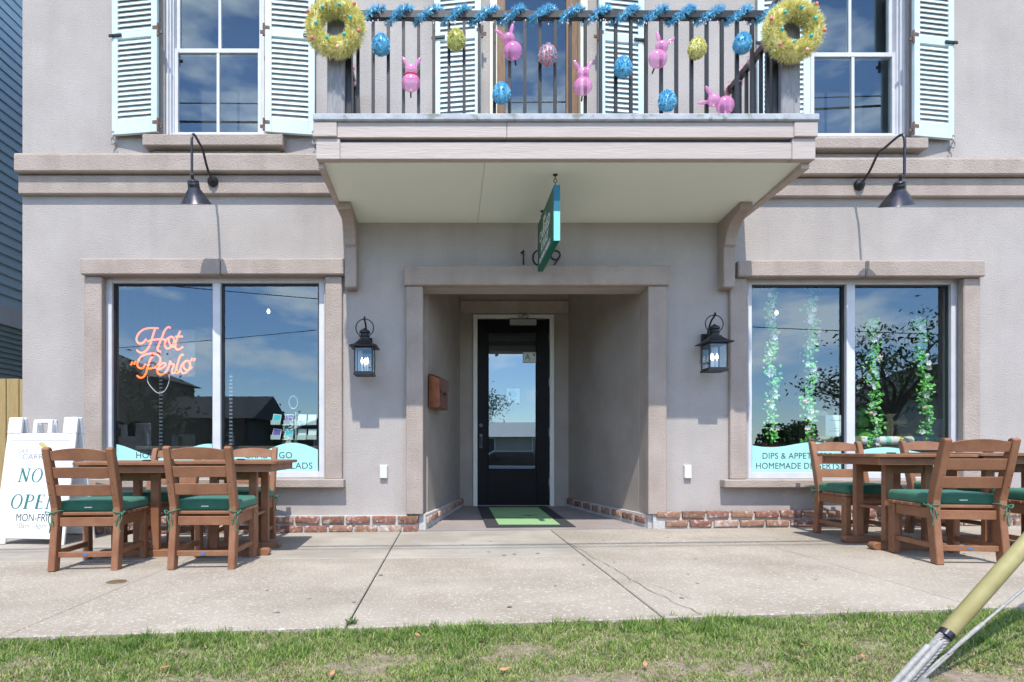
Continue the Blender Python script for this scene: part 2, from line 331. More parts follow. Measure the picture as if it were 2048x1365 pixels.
# ------------------------------------------------------------------ building shell
B = thing('shop_building', 'two storey mauve stucco shop with balcony over a recessed doorway', 'building')
def wall(name, m, parent, x0, x1, z0, z1, holes, y0, y1, bev=0):
    xs = sorted({x0, x1, *[h[0] for h in holes], *[h[1] for h in holes]}); zs = sorted({z0, z1, *[h[2] for h in holes], *[h[3] for h in holes]})
    xs = [x for x in xs if x0 <= x <= x1]; zs = [z for z in zs if z0 <= z <= z1]
    nx, nz_ = len(xs) - 1, len(zs) - 1
    def solid(i, j):
        if not (0 <= i < nx and 0 <= j < nz_): return False
        cx, cz = (xs[i] + xs[i + 1]) / 2, (zs[j] + zs[j + 1]) / 2
        return not any(h[0] < cx < h[1] and h[2] < cz < h[3] for h in holes)
    q = MB()
    for i in range(nx):
        for j in range(nz_):
            if not solid(i, j): continue
            a, b, c, d = xs[i], xs[i + 1], zs[j], zs[j + 1]
            q.add([(a, y0, c), (b, y0, c), (b, y0, d), (a, y0, d)], [(0, 1, 2, 3)])
            q.add([(a, y1, c), (b, y1, c), (b, y1, d), (a, y1, d)], [(3, 2, 1, 0)])
            if not solid(i - 1, j): q.add([(a, y0, c), (a, y1, c), (a, y1, d), (a, y0, d)], [(3, 2, 1, 0)])
            if not solid(i + 1, j): q.add([(b, y0, c), (b, y1, c), (b, y1, d), (b, y0, d)], [(0, 1, 2, 3)])
            if not solid(i, j - 1): q.add([(a, y0, c), (b, y0, c), (b, y1, c), (a, y1, c)], [(3, 2, 1, 0)])
            if not solid(i, j + 1): q.add([(a, y0, d), (b, y0, d), (b, y1, d), (a, y1, d)], [(0, 1, 2, 3)])
    return q.build(name, m, parent, recalc=False)
LWx = (wx(205), wx(648)); RWx = (wx(1497), wx(1924)); LWz = (wz(956), wz(553)); RWz = (wz(958), wz(556))
ULx = (wx(329), wx(528)); URx = (wx(1622), wx(1817)); ULz = (wz(270), 5.75); URz = (wz(272), 5.74)
RCx = (-0.245, 1.99); RCz = (-0.1, 2.425)
DRx = (0.42, 1.40); DRz = (3.47, 5.8)
YB = YW + 0.22
wall('facade_wall', m_stucco, B, -4.25, 7.2, -0.12, 6.7,
     [(*LWx, *LWz), (*RWx, *RWz), (*ULx, *ULz), (*URx, *URz), (*RCx, *RCz), (*DRx, *DRz)], YW, YB)
box('side_wall', m_stucco, B, -4.25, -4.03, YB + 0.002, 12.6, -0.1, 6.7)
box('side_wall', m_stucco, B, 6.98, 7.2, YB + 0.002, 12.6, -0.1, 6.7)
box('rear_wall', m_stucco, B, -4.25, 7.2, 12.602, 12.8, -0.1, 6.7)
box('roof', m_roofdk, B, -4.35, 7.3, 5.6, 12.9, 6.702, 6.95)
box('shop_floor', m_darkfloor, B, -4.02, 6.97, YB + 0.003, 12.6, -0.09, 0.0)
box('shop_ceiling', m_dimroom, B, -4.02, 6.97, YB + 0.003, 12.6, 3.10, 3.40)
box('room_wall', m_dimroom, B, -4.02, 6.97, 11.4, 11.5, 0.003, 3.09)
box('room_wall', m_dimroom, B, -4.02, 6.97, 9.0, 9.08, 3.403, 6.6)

# cornice: two runs either side of the balcony
def cornice(x0, x1, t, mid, mid2, bot):
    q = MB().prism([(YW + 0.02, mid), (5.64, mid), (5.64, t - 0.02), (5.655, t), (YW + 0.02, t)], 'x', x0, x1)
    q.build('cornice', m_trim, B, bevel=0.012)
    MB().box(x0 + 0.004, x1, 5.695, YW + 0.02, bot, mid2).build('cornice', m_trim, B, bevel=0.01)
cornice(-4.262, -1.0, Z(304, 5.64), Z(343, 5.64), Z(344, 5.64) - 0.003, Z(388, 5.695))
cornice(2.88, 7.2, Z(313, 5.64), Z(349, 5.64), Z(350, 5.64) - 0.003, Z(393, 5.695))

# ------------------------------------------------------------------ display windows
def display_window(xs, zs, mpx, lint, trims, sill, joint):
    x0, x1 = xs; z0, z1 = zs; fy0, fy1 = YW + 0.05, YW + 0.13
    fw = 0.062; mx0, mx1 = wx(mpx[0]), wx(mpx[1])
    q = MB()
    q.box(x0, x0 + fw, fy0, fy1, z0, z1); q.box(x1 - fw, x1, fy0, fy1, z0, z1)
    q.box(x0 + fw, x1 - fw, fy0 + .001, fy1, z1 - 0.05, z1); q.box(x0 + fw, x1 - fw, fy0 + .001, fy1, z0, z0 + 0.06)
    q.box(mx0, mx1, fy0 - 0.004, fy1, z0 + 0.06, z1 - 0.05)
    w = q.build('display_window', m_white, B, bevel=0.004)
    q = MB(); g = 0.018
    for a, b in ((x0 + fw, mx0), (mx1, x1 - fw)):
        MB().box(a + 0.001, b - 0.001, YW + 0.105, YW + 0.111, z0 + 0.061, z1 - 0.051).build('pane', m_glass, w)
        e = MB()
        e.box(a, a + g, YW + 0.085, YW + 0.104, z0 + .06, z1 - .05); e.box(b - g, b, YW + 0.085, YW + 0.104, z0 + .06, z1 - .05)
        e.box(a + g, b - g, YW + 0.085, YW + 0.104, z1 - .05 - g, z1 - .05)
        e.build('gasket', m_dark, w)
    # surround: lintel in two lengths, jamb trims and a sill
    yl = YW - 0.10
    lx0, lx1, ly0, ly1 = lint; jx = X(joint, yl)
    for a, b in ((X(lx0, yl), jx - 0.004), (jx + 0.004, X(lx1, yl))):
        MB().box(a, b, yl, YW + 0.01, Z(ly1, yl), Z(ly0, yl)).build('window_lintel', m_trim, B, bevel=0.01)
    yt = YW - 0.05
    for a, b in trims:
        MB().box(X(a, yt), X(b, yt), yt, YW + 0.01, Z(959, yt), Z(ly1, yl) - 0.002).build('window_jamb', m_trim, B, bevel=0.008)
    ys = YW - 0.11
    MB().box(X(sill[0], ys), X(sill[1], ys), ys, YW + 0.03, Z(sill[3], ys), Z(sill[2], ys)).build('window_sill', m_trim, B, bevel=0.008)
    return w
WL = display_window(LWx, LWz, (421, 437), (160, 689, 517, 549), ((168, 203), (650, 684)), (158, 687, 959, 976), 440)
WR = display_window(RWx, RWz, (1700, 1717), (1477, 1972, 521, 553), ((1461, 1494), (1928, 1962)), (1450, 1985, 960, 976), 1733)

# ------------------------------------------------------------------ sash windows upstairs
def sash_window(xs, zs, mid, rail, low, sill, right=False):
    x0, x1 = xs; z0, z1 = zs
    q = MB(); fy = YW + 0.03
    for a, d, w_ in ((0, 0, 0.022), (0.022, 0.022, 0.018), (0.04, 0.05, 0.015)):
        q.box(x0 + a, x0 + a + w_, fy + d, YB - 0.02, z0, z1); q.box(x1 - a - w_, x1 - a, fy + d, YB - 0.02, z0, z1)
    q.box(x0 + 0.055, x1 - 0.055, fy, YB - 0.02, z0, z0 + 0.03); q.box(x0 + 0.055, x1 - 0.055, fy, YB - 0.02, z1 - 0.06, z1)
    w = q.build('sash_window', m_white, B, bevel=0.004)
    a0, a1 = x0 + 0.056, x1 - 0.056; zm = wz(rail)
    xm = (a0 + a1) / 2
    for nm, y, b0, b1, br, tr in (('lower_sash', YW + 0.09, z0 + 0.032, zm - 0.002, 0.045, 0.045), ('upper_sash', YW + 0.135, zm - 0.03, z1 - 0.06, 0.05, 0.045)):
        q = MB(); sw = 0.036
        q.box(a0, a0 + sw, y, y + 0.04, b0, b1); q.box(a1 - sw, a1, y, y + 0.04, b0, b1)
        q.box(a0 + sw, a1 - sw, y + .001, y + 0.039, b0, b0 + br); q.box(a0 + sw, a1 - sw, y + .001, y + 0.039, b1 - tr, b1)
        q.box(xm - 0.015, xm + 0.015, y + .003, y + 0.037, b0 + br, b1 - tr)
        q.build('sash', m_white, w, bevel=0.003)
        for c, d in ((a0 + sw, xm - 0.015), (xm + 0.015, a1 - sw)):
            MB().box(c + .001, d - .001, y + 0.018, y + 0.023, b0 + br + .001, b1 - tr - .001).build('pane', m_glassup, w)
    ys = YW - 0.12
    MB().box(X(sill[0], ys), X(sill[1], ys), ys, YW + 0.03, Z(sill[3], ys), Z(sill[2], ys)).build('window_sill', m_trim, B, bevel=0.008)
    MB().box(X(sill[0], ys) + 0.06, X(sill[1], ys) - 0.05, YW - 0.025, YW + 0.02, Z(sill[3], ys) - 0.12, Z(sill[3], ys) - 0.002).build('sill_apron', m_stucco, B, bevel=0.004)
    box('room_dark_backdrop', m_dimroom, B, x0 - 0.3, x1 + 0.3, YB + 0.35, YB + 0.37, z0 - .2, z1 + .2)  # added dark sheet, its colour stands in for the unlit room behind
sash_window(ULx, ULz, 437, 84, 0, (284, 565, 268, 291))
sash_window(URx, URz, 1702, 92, 0, (1560, 1858, 275, 297))

def shutter(xh, xo, zb, zt, zmid, latch_out=True):
    """xh: hinge edge, xo: outer edge; the hinge edge stands off the wall, the outer edge lies on it"""
    w = abs(xo - xh); s = 1 if xo > xh else -1
    ang = math.atan2(0.062, w)
    q = MB(); t = 0.035; st = 0.062
    M_ = Matrix.Translation((xh, YW - 0.115, 0)) @ Matrix.Rotation(s * ang, 4, 'Z') @ Matrix.Diagonal((s, 1, 1, 1))
    q.m = M_
    q.box(0, st, 0, t, zb, zt); q.box(w - st, w, 0, t, zb, zt)
    q.box(st, w - st, .001, t - .001, zb, zb + 0.135); q.box(st, w - st, .001, t - .001, zmid - 0.035, zmid + 0.035); q.box(st, w - st, .001, t - .001, zt - 0.1, zt)
    o = q.build('shutter', m_shut, B, bevel=0.003)
    sm = MB().box(st + .001, w - st - .001, -0.031, 0.031, -0.004, 0.004).mesh('slat')
    sm.materials.append(m_slat)
    for a, b in ((zb + 0.135, zmid - 0.035), (zmid + 0.035, zt - 0.1)):
        n = int((b - a) / 0.0485); p = (b - a) / n
        for i in range(n):
            k = link('slat', sm, None, o)
            k.matrix_local = M_ @ Matrix.Translation((0, t / 2, a + p * (i + 0.5))) @ Matrix.Rotation(R(63), 4, 'X')
    for z in (zb + 0.07, zmid + 0.02):
        h = MB(); h.m = M_
        h.tube([(-0.012, 0.0, z - 0.06), (-0.012, 0.0, z + 0.06)], 0.011, 8); h.box(-0.01, 0.045, -0.004, -0.001, z + 0.01, z + 0.04); h.box(-0.05, -0.012, 0.01, 0.02, z - 0.03, z)
        h.build('hinge', m_rust, o)
    l_ = MB(); l_.m = M_
    l_.box(w - 0.11, w + 0.025, -0.013, -0.001, zmid - 0.014, zmid + 0.014); l_.box(w - 0.02, w + 0.02, -0.022, -0.013, zmid - 0.02, zmid + 0.008)
    l_.build('latch', m_dark, o, bevel=0.003)
    xd = xh + s * w * 0.97
    d = curve([(xd + s * 0.012, YW - 0.05, zb + 0.02), (xd - s * 0.01, YW - 0.055, zb + 0.035), (xd - s * 0.012, YW - 0.05, zb - 0.0), (xd + s * 0.02, YW - 0.05, zb - 0.04), (xd + s * 0.016, YW - 0.05, zb - 0.085), (xd - s * 0.012, YW - 0.05, zb - 0.08), (xd - s * 0.008, YW - 0.05, zb - 0.055)], 5)
    q = MB().tube(d, 0.0075, 6); q.tube([(xd, YW - 0.045, zb - 0.03), (xd, YW + 0.005, zb - 0.1)], 0.007, 6)
    q.build('shutter_dog', m_dogs, o)
YS = YW - 0.1
zb_l = Z(265, YS); zm_l = Z(66, YS)
shutter(X(315, YS), X(217, YS), zb_l, 5.72, zm_l)
shutter(X(531, YS), X(628, YS), zb_l, 5.72, zm_l)
shutter(X(1827, YS), X(1918, YS), Z(273, YS), 5.72, Z(80, YS))
shutter(X(1619, YS), X(1520, YS), Z(273, YS), 5.72, Z(80, YS))
shutter(X(962, YS), X(867, YS), 3.52, 5.72, Z(70, YS))
shutter(X(1198, YS), X(1293, YS), 3.52, 5.72, Z(75, YS))

# balcony door upstairs
q = MB()
q.box(DRx[0] - 0.0, DRx[0] + 0.075, YW - 0.02, YW + 0.1, DRz[0], DRz[1]); q.box(DRx[1] - 0.075, DRx[1], YW - 0.02, YW + 0.1, DRz[0], DRz[1])
q.build('balcony_door_casing', m_cream, B, bevel=0.004)
q = MB(); a, b = DRx[0] + 0.077, DRx[1] - 0.077
q.box(a, a + 0.09, YW + 0.08, YW + 0.13, DRz[0], DRz[1] - .1); q.box(b - 0.12, b, YW + 0.08, YW + 0.13, DRz[0], DRz[1] - .1)
q.box(a + .09, b - .12, YW + 0.081, YW + 0.129, DRz[0], DRz[0] + 0.2); q.box(a + .09, b - .12, YW + 0.081, YW + 0.129, DRz[1] - 0.25, DRz[1] - .1)
bd = q.build('balcony_door', m_brown, B, bevel=0.004)
MB().box(a + .091, b - .121, YW + 0.1, YW + 0.106, DRz[0] + .2, DRz[1] - .25).build('pane', m_glassup, bd)
box('room_dark_backdrop', m_dimroom, B, 0.1, 1.8, YB + 0.35, YB + 0.37, 3.41, 6.0)  # another added dark sheet for the unlit room behind the balcony door

# ------------------------------------------------------------------ recess, entry floor, door
lx, rx = (-0.205, 0.167), (1.985, 1.613); YD = 7.667
for (a, b), sgn in ((lx, -1), (rx, 1)):
    q = MB().prism([(a, YB - 0.002), (b, YD), (b + sgn * 0.12, YD), (a + sgn * 0.12, YB - 0.002)], 'z', -0.05, 2.95)
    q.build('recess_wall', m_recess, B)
q = MB().prism([(-0.2, YB - .002), (0.17, YD + .01), (1.61, YD + .01), (1.98, YB - .002)], 'z', 2.90, 3.0); q.build('recess_ceiling', m_soffit, B)
dz0 = 0.064
fx0, fx1, fz1 = X(946, YD), X(1108, YD), Z(630, YD)
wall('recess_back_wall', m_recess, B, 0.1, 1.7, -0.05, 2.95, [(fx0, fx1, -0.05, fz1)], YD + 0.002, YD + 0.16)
box('header_trim', m_trim, B, 0.17, 1.61, YD - 0.03, YD + 0.01, Z(628, YD), Z(603, YD), 0.005)
# lintel and jamb trims round the opening
yl = YW - 0.10
MB().box(X(808, yl), X(1342, yl), yl, YW + 0.01, Z(570, yl), Z(531, yl)).build('doorway_lintel', m_trim, B, bevel=0.01)
yt = YW - 0.07
MB().box(X(812, yt), X(846, yt), yt, YB - 0.03, 0.17, Z(570, yl) - 0.002).build('doorway_jamb', m_trim, B, bevel=0.008)
MB().box(X(1297, yt), X(1334, yt), yt, YB - 0.03, 0.17, Z(570, yl) - 0.002).build('doorway_jamb', m_trim, B, bevel=0.008)
q = MB(); e0, e1 = 5.70, 7.75
q.add([(-0.30, e0, 0.012), (2.06, e0, 0.028), (1.66, e1, dz0), (0.13, e1, dz0), (-0.30, e0, -0.1), (2.06, e0, -0.1), (1.66, e1, -0.1), (0.13, e1, -0.1)],
      [(0, 1, 2, 3), (4, 7, 6, 5), (0, 4, 5, 1), (1, 5, 6, 2), (2, 6, 7, 3), (3, 7, 4, 0)])
q.build('entry_floor', m_entry, B)
# door frame and door
fw = 0.058
q = MB(); q.box(fx0 + .001, fx0 + fw, YD - 0.025, YD + 0.15, dz0 - .01, fz1 - .001); q.box(fx1 - fw, fx1 - .001, YD - 0.025, YD + 0.15, dz0 - .01, fz1 - .001); q.box(fx0 + fw, fx1 - fw, YD - 0.024, YD + 0.15, fz1 - 0.052, fz1 - .001)
q.build('door_frame', m_doorframe, B, bevel=0.004)
d0, d1, dt, db = fx0 + fw + .003, fx1 - fw - .003, fz1 - 0.056, dz0 + 0.008
gx0, gx1, gz0, gz1 = X(976, YD), X(1074, YD), Z(940, YD), Z(664, YD)
q = MB(); y0, y1 = YD + 0.02, YD + 0.065
q.box(d0, gx0, y0, y1, db, dt); q.box(gx1, d1, y0, y1, db, dt); q.box(gx0, gx1, y0 + .001, y1 - .001, db, gz0); q.box(gx0, gx1, y0 + .001, y1 - .001, gz1, dt)
for a, b, c, d in ((gx0, gx0 + .012, gz0, gz1), (gx1 - .012, gx1, gz0, gz1), (gx0 + .012, gx1 - .012, gz0, gz0 + .012), (gx0 + .012, gx1 - .012, gz1 - .012, gz1)):
    q.box(a, b, y0 - 0.006, y1, c, d)
q.box(gx0 + .012, gx1 - .012, y0 + .03, y1 - .002, Z(690, YD), Z(681, YD))
door = q.build('entry_door', m_doorblk, B, bevel=0.003)
MB().box(gx0 + .013, gx1 - .013, y0 + 0.018, y0 + 0.024, gz0 + .013, gz1 - .013).build('glass_pane', m_glassdoor, door)
q = MB(); hx = X(962, YD)
q.box(hx - .022, hx + .022, y0 - .009, y0, Z(897, YD), Z(868, YD)); q.tube(curve([(hx, y0 - .005, Z(874, YD)), (hx, y0 - .05, Z(876, YD)), (hx, y0 - .055, Z(886, YD)), (hx, y0 - .012, Z(894, YD))], 5), 0.009, 8)
q.build('handle', m_gun, door, bevel=0.003)
MB().lathe([(0.024, y0 - .02), (0.03, y0 - .004), (0.03, y0)], hx, Z(851, YD), 16, 'y').build('deadbolt', m_gun, door)
for py in (674, 765, 865, 965):
    MB().tube([(d1 + .003, y0 - .01, Z(py + 8, YD)), (d1 + .003, y0 - .01, Z(py - 8, YD))], 0.011, 8).build('hinge', m_silver, door)
q = MB(); q.box(X(1019, YD), X(1072, YD), y0 - 0.075, y0 - 0.0005, Z(652, YD), Z(640, YD))
q.build('closer_body', m_silver, door, bevel=0.006)
q = MB(); q.tube([(X(1052, YD), y0 - .05, Z(640, YD)), (X(1058, YD), y0 - .16, Z(632, YD)), (X(1042, YD), YD - .025, Z(633, YD))], 0.011, 6); q.box(X(1040, YD) - .03, X(1040, YD) + .05, YD - 0.05, YD - 0.0255, Z(636, YD), Z(630, YD))
q.build('closer_arm', m_silver, door)
box('threshold', m_entry, B, fx0 + fw, fx1 - fw, YD - 0.02, YD + 0.15, dz0 - .02, dz0 + 0.006)

# ------------------------------------------------------------------ brick base
BR = [m_brickA, m_brickB, m_brickC, m_brickD]
brick_meshes = []
for i in range(12):
    q = MB().box(-0.113, 0.113, -0.03, 0.03, -0.0335, 0.0335)
    q.v = [(x + random.uniform(-.006, .006), y + random.uniform(-.006, .003), z + random.uniform(-.006, .006)) for x, y, z in q.v]
    me = q.mesh('brick', bevel=0.009, seg=2, smooth=50); me.materials.append(BR[[0, 0, 1, 1, 0, 2, 3, 1, 2, 0, 1, 3][i]]); brick_meshes.append(me)
core = box('brick_base', m_mortar, B, -4.24, RCx[0] - 0.05, YW - 0.048, YW + 0.01, -0.1, 0.157)
core2 = box('brick_base', m_mortar, B, RCx[1] + 0.05, 7.2, YW - 0.048, YW + 0.01, -0.1, 0.177)
def brick(par, p, rz, sc=1.0, me=None):
    o = link('brick', me or random.choice(brick_meshes), None, par, p, (R(random.uniform(-1.5, 1.5)), R(random.uniform(-1.2, 1.2)), rz)); o.scale = (sc, 1, 1); return o
for par, xa, xb, zz in ((core, -4.2, RCx[0] - 0.05, -0.012), (core2, RCx[1] + 0.08, 7.2, 0.022)):
    for row in range(2):
        x = xa + (0.0 if row else 0.09)
        while x < xb - 0.05:
            w = min(0.226 * random.uniform(0.92, 1.05), xb - x)
            brick(par, (x + w / 2, YW - 0.042, zz + 0.045 + 0.088 * row + 0.01 * (x + w / 2) * 0.5), 0, w / 0.226)
            x += w + 0.024
for (a, b), sgn in ((lx, -1), (rx, 1)):
    dirv = Vector((b - a, YD - YB, 0)); Ln = dirv.length; dirv.normalize(); n_ = Vector((-sgn * dirv.y, sgn * dirv.x, 0)); ang = math.atan2(dirv.y, dirv.x)
    o_ = Vector((a, YB, 0)); P0 = o_ - dirv * .24; P1 = o_ + dirv * (Ln - .005)
    q = MB().prism([tuple((P0 + n_ * .040).xy), tuple((P1 + n_ * .040).xy), tuple((P1 - n_ * .03).xy), tuple((P0 - n_ * .03).xy)], 'z', -0.02, 0.162)
    c = q.build('recess_brick_base', m_mortar, B)
    n = 8
    for i in range(n):
        t = (i + 0.5) / n * (Ln + 0.2) - 0.22
        p = Vector((a, YB, 0)) + dirv * t + n_ * (0.028)
        brick(c, (p.x, p.y, 0.105 + 0.03 * i / n), ang, 0.88 * random.uniform(.92, 1.03), random.choice(brick_meshes[5:] + [brick_meshes[2]]))

# ------------------------------------------------------------------ balcony
BF = 4.60
q = MB()
q.box(-0.862, 2.756, BF, BF + 0.05, Z(318.5, BF), Z(284, BF)); q.build('balcony_fascia', m_fascia, B, bevel=0.004)
for a, b in ((-0.879, 0.472), (0.474, 2.762)):
    MB().box(a, b, 4.579, BF + 0.05, Z(275.5, 4.579), 3.420).build('fascia_board', m_fascia, B, bevel=0.004)
for a, b, sg in ((-1.0486, -0.858, -1), (2.752, 2.938, 1)):
    MB().box(a, b, 4.587, BF + 0.05, Z(318.5, 4.583), Z(276, 4.583)).build('corner_block', m_fascia, B, bevel=0.005)
    a2, b2 = (a - .018, b - .021) if sg < 0 else (b - 0.182, b + .006)
    MB().box(a2, b2, 4.566, BF + 0.05, Z(273, 4.566), 3.4195).build('corner_block', m_fascia, B, bevel=0.005)
for x0, x1 in ((-1.045, -1.0), (2.86, 2.93)):
    MB().box(x0, x1, BF + 0.051, YW - 0.001, 3.085, 3.29).build('side_fascia', m_fascia, B, bevel=0.004)
    MB().box(x0 - .012, x1 + .012, BF + 0.051, YW - 0.001, 3.292, 3.4195).build('side_fascia', m_fascia, B, bevel=0.004)
bal = MB().box(-1.068, 2.95, 4.553, YW - 0.002, 3.4215, 3.477).build('balcony', m_cap, B, bevel=0.008)
for a, b in ((-1.0, 0.3), (0.303, 2.86)):
    q = MB(); q.add([(a, BF + .051, 3.13), (b, BF + .051, 3.13), (b, YW - .002, 3.078), (a, YW - .002, 3.078), (a, BF + .051, 3.15), (b, BF + .051, 3.15), (b, YW - .002, 3.10), (a, YW - .002, 3.10)],
                    [(0, 1, 2, 3), (4, 7, 6, 5), (0, 4, 5, 1), (1, 5, 6, 2), (2, 6, 7, 3), (3, 7, 4, 0)])
    q.build('soffit_panel', m_soffit, bal)
RY = 4.66; rz0, rz1 = Z(40, RY), Z(24, RY)
q = MB().box(-0.83, 2.70, RY - 0.022, RY + 0.022, rz0, rz1).build('top_rail', m_dark, bal, bevel=0.005)
bm_ = MB().box(-0.0125, 0.0125, -0.0125, 0.0125, 0, rz0 - 3.449).mesh('baluster'); bm_.materials.append(m_dark)
for i in range(28):
    x = -0.725 + 0.1228 * i
    if x < 2.66: link('baluster', bm_, None, bal, (x, RY, 3.449))
for xs_ in (-0.90, 2.76):
    MB().box(xs_ - 0.022, xs_ + 0.022, RY + 0.05, YW - 0.001, rz0, rz1).build('side_rail', m_dark, bal, bevel=0.005)
    for i in range(8): link('baluster', bm_, None, bal, (xs_, RY + 0.16 + 0.122 * i, 3.449))
for a, b in ((X(654, 4.62), X(689, 4.62)), (X(1563, 4.62), X(1601, 4.62))):
    p = MB().box(a, b, 4.62, 4.62 + (b - a), 3.449, 4.46).build('railing_post', m_postw, bal, bevel=0.006)
    MB().box(a - 0.025, b + 0.005, 4.6, 4.62 + (b - a) + .02, 3.4495, 3.485).build('post_base', m_postd, p, bevel=0.004)
    MB().box(a - .015, b + .015, 4.605, 4.635 + (b - a), 4.462, 4.50).build('post_cap', m_postw, p, bevel=0.006)
    s_ = 1 if a < 0 else -1
    e = b if a < 0 else a
    MB().box(min(e + s_ * .004, e + s_ * .05), max(e + s_ * .004, e + s_ * .05), 4.66, 4.74, 3.4495, 4.42).build('steel_post', m_dark, p, bevel=0.003)
# corbels
def corbel(x0, x1):
    prof = [(YW - .001, 3.077), (YW - .45, 3.098), (YW - .45, 3.03)]
    for i in range(7):
        t = i / 6 * math.pi / 2
        prof.append((YW - .16 - .29 * (1 - math.sin(t)), 3.03 - .22 * (1 - math.cos(t))))
    prof += [(YW - .155, 2.80), (YW - .13, 2.795), (YW - .13, 2.40), (YW - .001, 2.40)]
    MB().prism(prof, 'x', x0, x1).build('corbel', m_trim, B, bevel=0.008)
corbel(-1.005, -0.89); corbel(2.70, 2.815)

# ------------------------------------------------------------------ ground: sidewalk, verge, street
def edgeY(x): return 2.66 + 0.067 * x
walk = MB(); walk.add([(-12, 0.6, -.27), (14, 1.6, -.10), (14, 5.78, -.06), (-12, 5.78, -.22), (-12, .6, -.5), (14, 1.6, -.5), (14, 5.78, -.5), (-12, 5.78, -.5)], [(0, 1, 2, 3), (4, 7, 6, 5), (0, 4, 5, 1), (1, 5, 6, 2), (2, 6, 7, 3), (3, 7, 4, 0)])
q = MB(); q.prism([(-12, edgeY(-12) + .02), (14, edgeY(14) + .02), (14, 5.76), (-12, 5.76)], 'z', -0.02, 0); q.v = [(x, y, z + ground(x) - .03) for x, y, z in q.v]
walk = tag(q.build('sidewalk', m_jointdirt, None), kind='structure')
joints = [-10.9, -9.4, -7.9, -6.4, -4.9, -3.445, -1.955, -0.465, 1.025, 2.615, 4.1, 5.6, 7.1, 8.6, 10.1, 12]
def slab(x0, x1, ya, yb, m, g=0.003):
    q = MB(); x0 += g if x0 < 2 or x0 > 3 else .0012; x1 -= g if x1 < 2 or x1 > 3 else .0012
    n = 4
    xs = [x0 + (x1 - x0) * i / n for i in range(n + 1)]
    top = [(x, ya(x)) for x in xs] + [(x, yb(x)) for x in reversed(xs)]
    q.prism(top, 'z', 0, 1)
    d = random.uniform(-.002, .002)
    q.v = [(x, y, (ground(x) + d) if z > .5 else ground(x) - .1) for x, y, z in q.v]
    return q.build('concrete_slab', m, walk, bevel=0.005)
for a, b in zip(joints[:-1], joints[1:]):
    if b <= 1.1:
        slab(a, b, edgeY, lambda x: 4.298, m_conc); slab(a, b, lambda x: 4.303, lambda x: 5.70, m_conc2)
    else:
        slab(a, b, edgeY, lambda x: 5.70, m_conc)
def zig(pts, w):
    q = MB(); r = random.Random(3)
    for (a, b) in zip(pts[:-1], pts[1:]):
        n = 9; c = []
        for i in range(n + 1):
            t = i / n; j = 0 if i in (0, n) else r.uniform(-.012, .012)
            c.append((a[0] + (b[0] - a[0]) * t + j, a[1] + (b[1] - a[1]) * t + j * .5))
        for (p, q_) in zip(c[:-1], c[1:]):
            d = Vector((q_[0] - p[0], q_[1] - p[1])).normalized(); o = Vector((-d.y, d.x)) * w * r.uniform(.5, 1.2)
            q.add([(x, y, ground(x) + .0035) for x, y in ((p[0] + o.x, p[1] + o.y), (q_[0] + o.x, q_[1] + o.y), (q_[0] - o.x, q_[1] - o.y), (p[0] - o.x, p[1] - o.y))], [(0, 1, 2, 3)])
    return q
zig([(1.02, 5.1), (1.10, 3.9), (1.14, 3.2), (1.22, 2.76)], .0022).build('crack', m_jointdirt, walk, recalc=False)
zig([(1.05, 3.5), (1.20, 3.35), (1.30, 3.05)], .0012).build('crack', m_jointdirt, walk, recalc=False)
q = MB(); r_ = random.Random(12)
for i in range(46):
    x, y = r_.uniform(-3, 4), r_.uniform(2.8, 5.4); k = r_.uniform(.006, .018)
    P = [(x + k * r_.uniform(.7, 1.2) * math.cos(a), y + k * r_.uniform(.5, 1) * math.sin(a)) for a in [2 * math.pi * j / 9 for j in range(9)]]
    q.add([(a, b, ground(a) + .0036) for a, b in P], [tuple(range(9))])
tag(q.build('gum_spots', mat('gum_grey', (0.14, 0.125, 0.105), (0.22, 0.2, 0.17), scale=30, rough=.9), walk, recalc=False), kind='stuff')
def gz(x, y):
    t = np.clip((1.95 - y) / 1.5, 0, 1)
    return 0.005 + 0.01 * x - 0.03 - 0.55 * (t * t * (3 - 2 * t))
# verge soil
nx, ny = 90, 40
xs = np.linspace(-12, 14, nx); q = MB(); vs = []
for j in range(ny):
    for x in xs:
        t = j / (ny - 1); y = 0.35 + (edgeY(x) + 0.03 - 0.35) * t
        vs.append((x, y, float(gz(x, y)) + 0.006 * math.sin(x * 9.1 + y * 5) + 0.005 * math.sin(y * 17 - x * 4)))
q.v = vs; q.f = [(j * nx + i, j * nx + i + 1, (j + 1) * nx + i + 1, (j + 1) * nx + i) for j in range(ny - 1) for i in range(nx - 1)]
tag(q.build('grass_verge', m_soil, None, smooth=60), kind='structure')
tag(MB().box(-60, 60, 0.2, 0.36, -.9, -.535).build('kerb', m_conc2, None, bevel=.02), kind='structure')
tag(MB().box(-90, 90, -8.5, 0.2, -.9, -.68).build('road', m_asph, None), kind='structure')
q = MB(); q.add([(-200, -200, -.9), (200, -200, -.9), (200, 200, -.9), (-200, 200, -.9)], [(0, 1, 2, 3)])
tag(q.build('ground', m_soil, None), kind='structure')
tag(MB().box(-90, 90, -60, -8.7, -.9, -.60).build('far_lawn', mat('far_lawn_grass', (0.06, 0.10, 0.03), (0.09, 0.14, 0.045), scale=2, rough=1), None), kind='structure')
tag(MB().box(-60, -4.3, 5.77, 60, -.9, -.06).build('side_yard', m_soil, None), kind='structure')

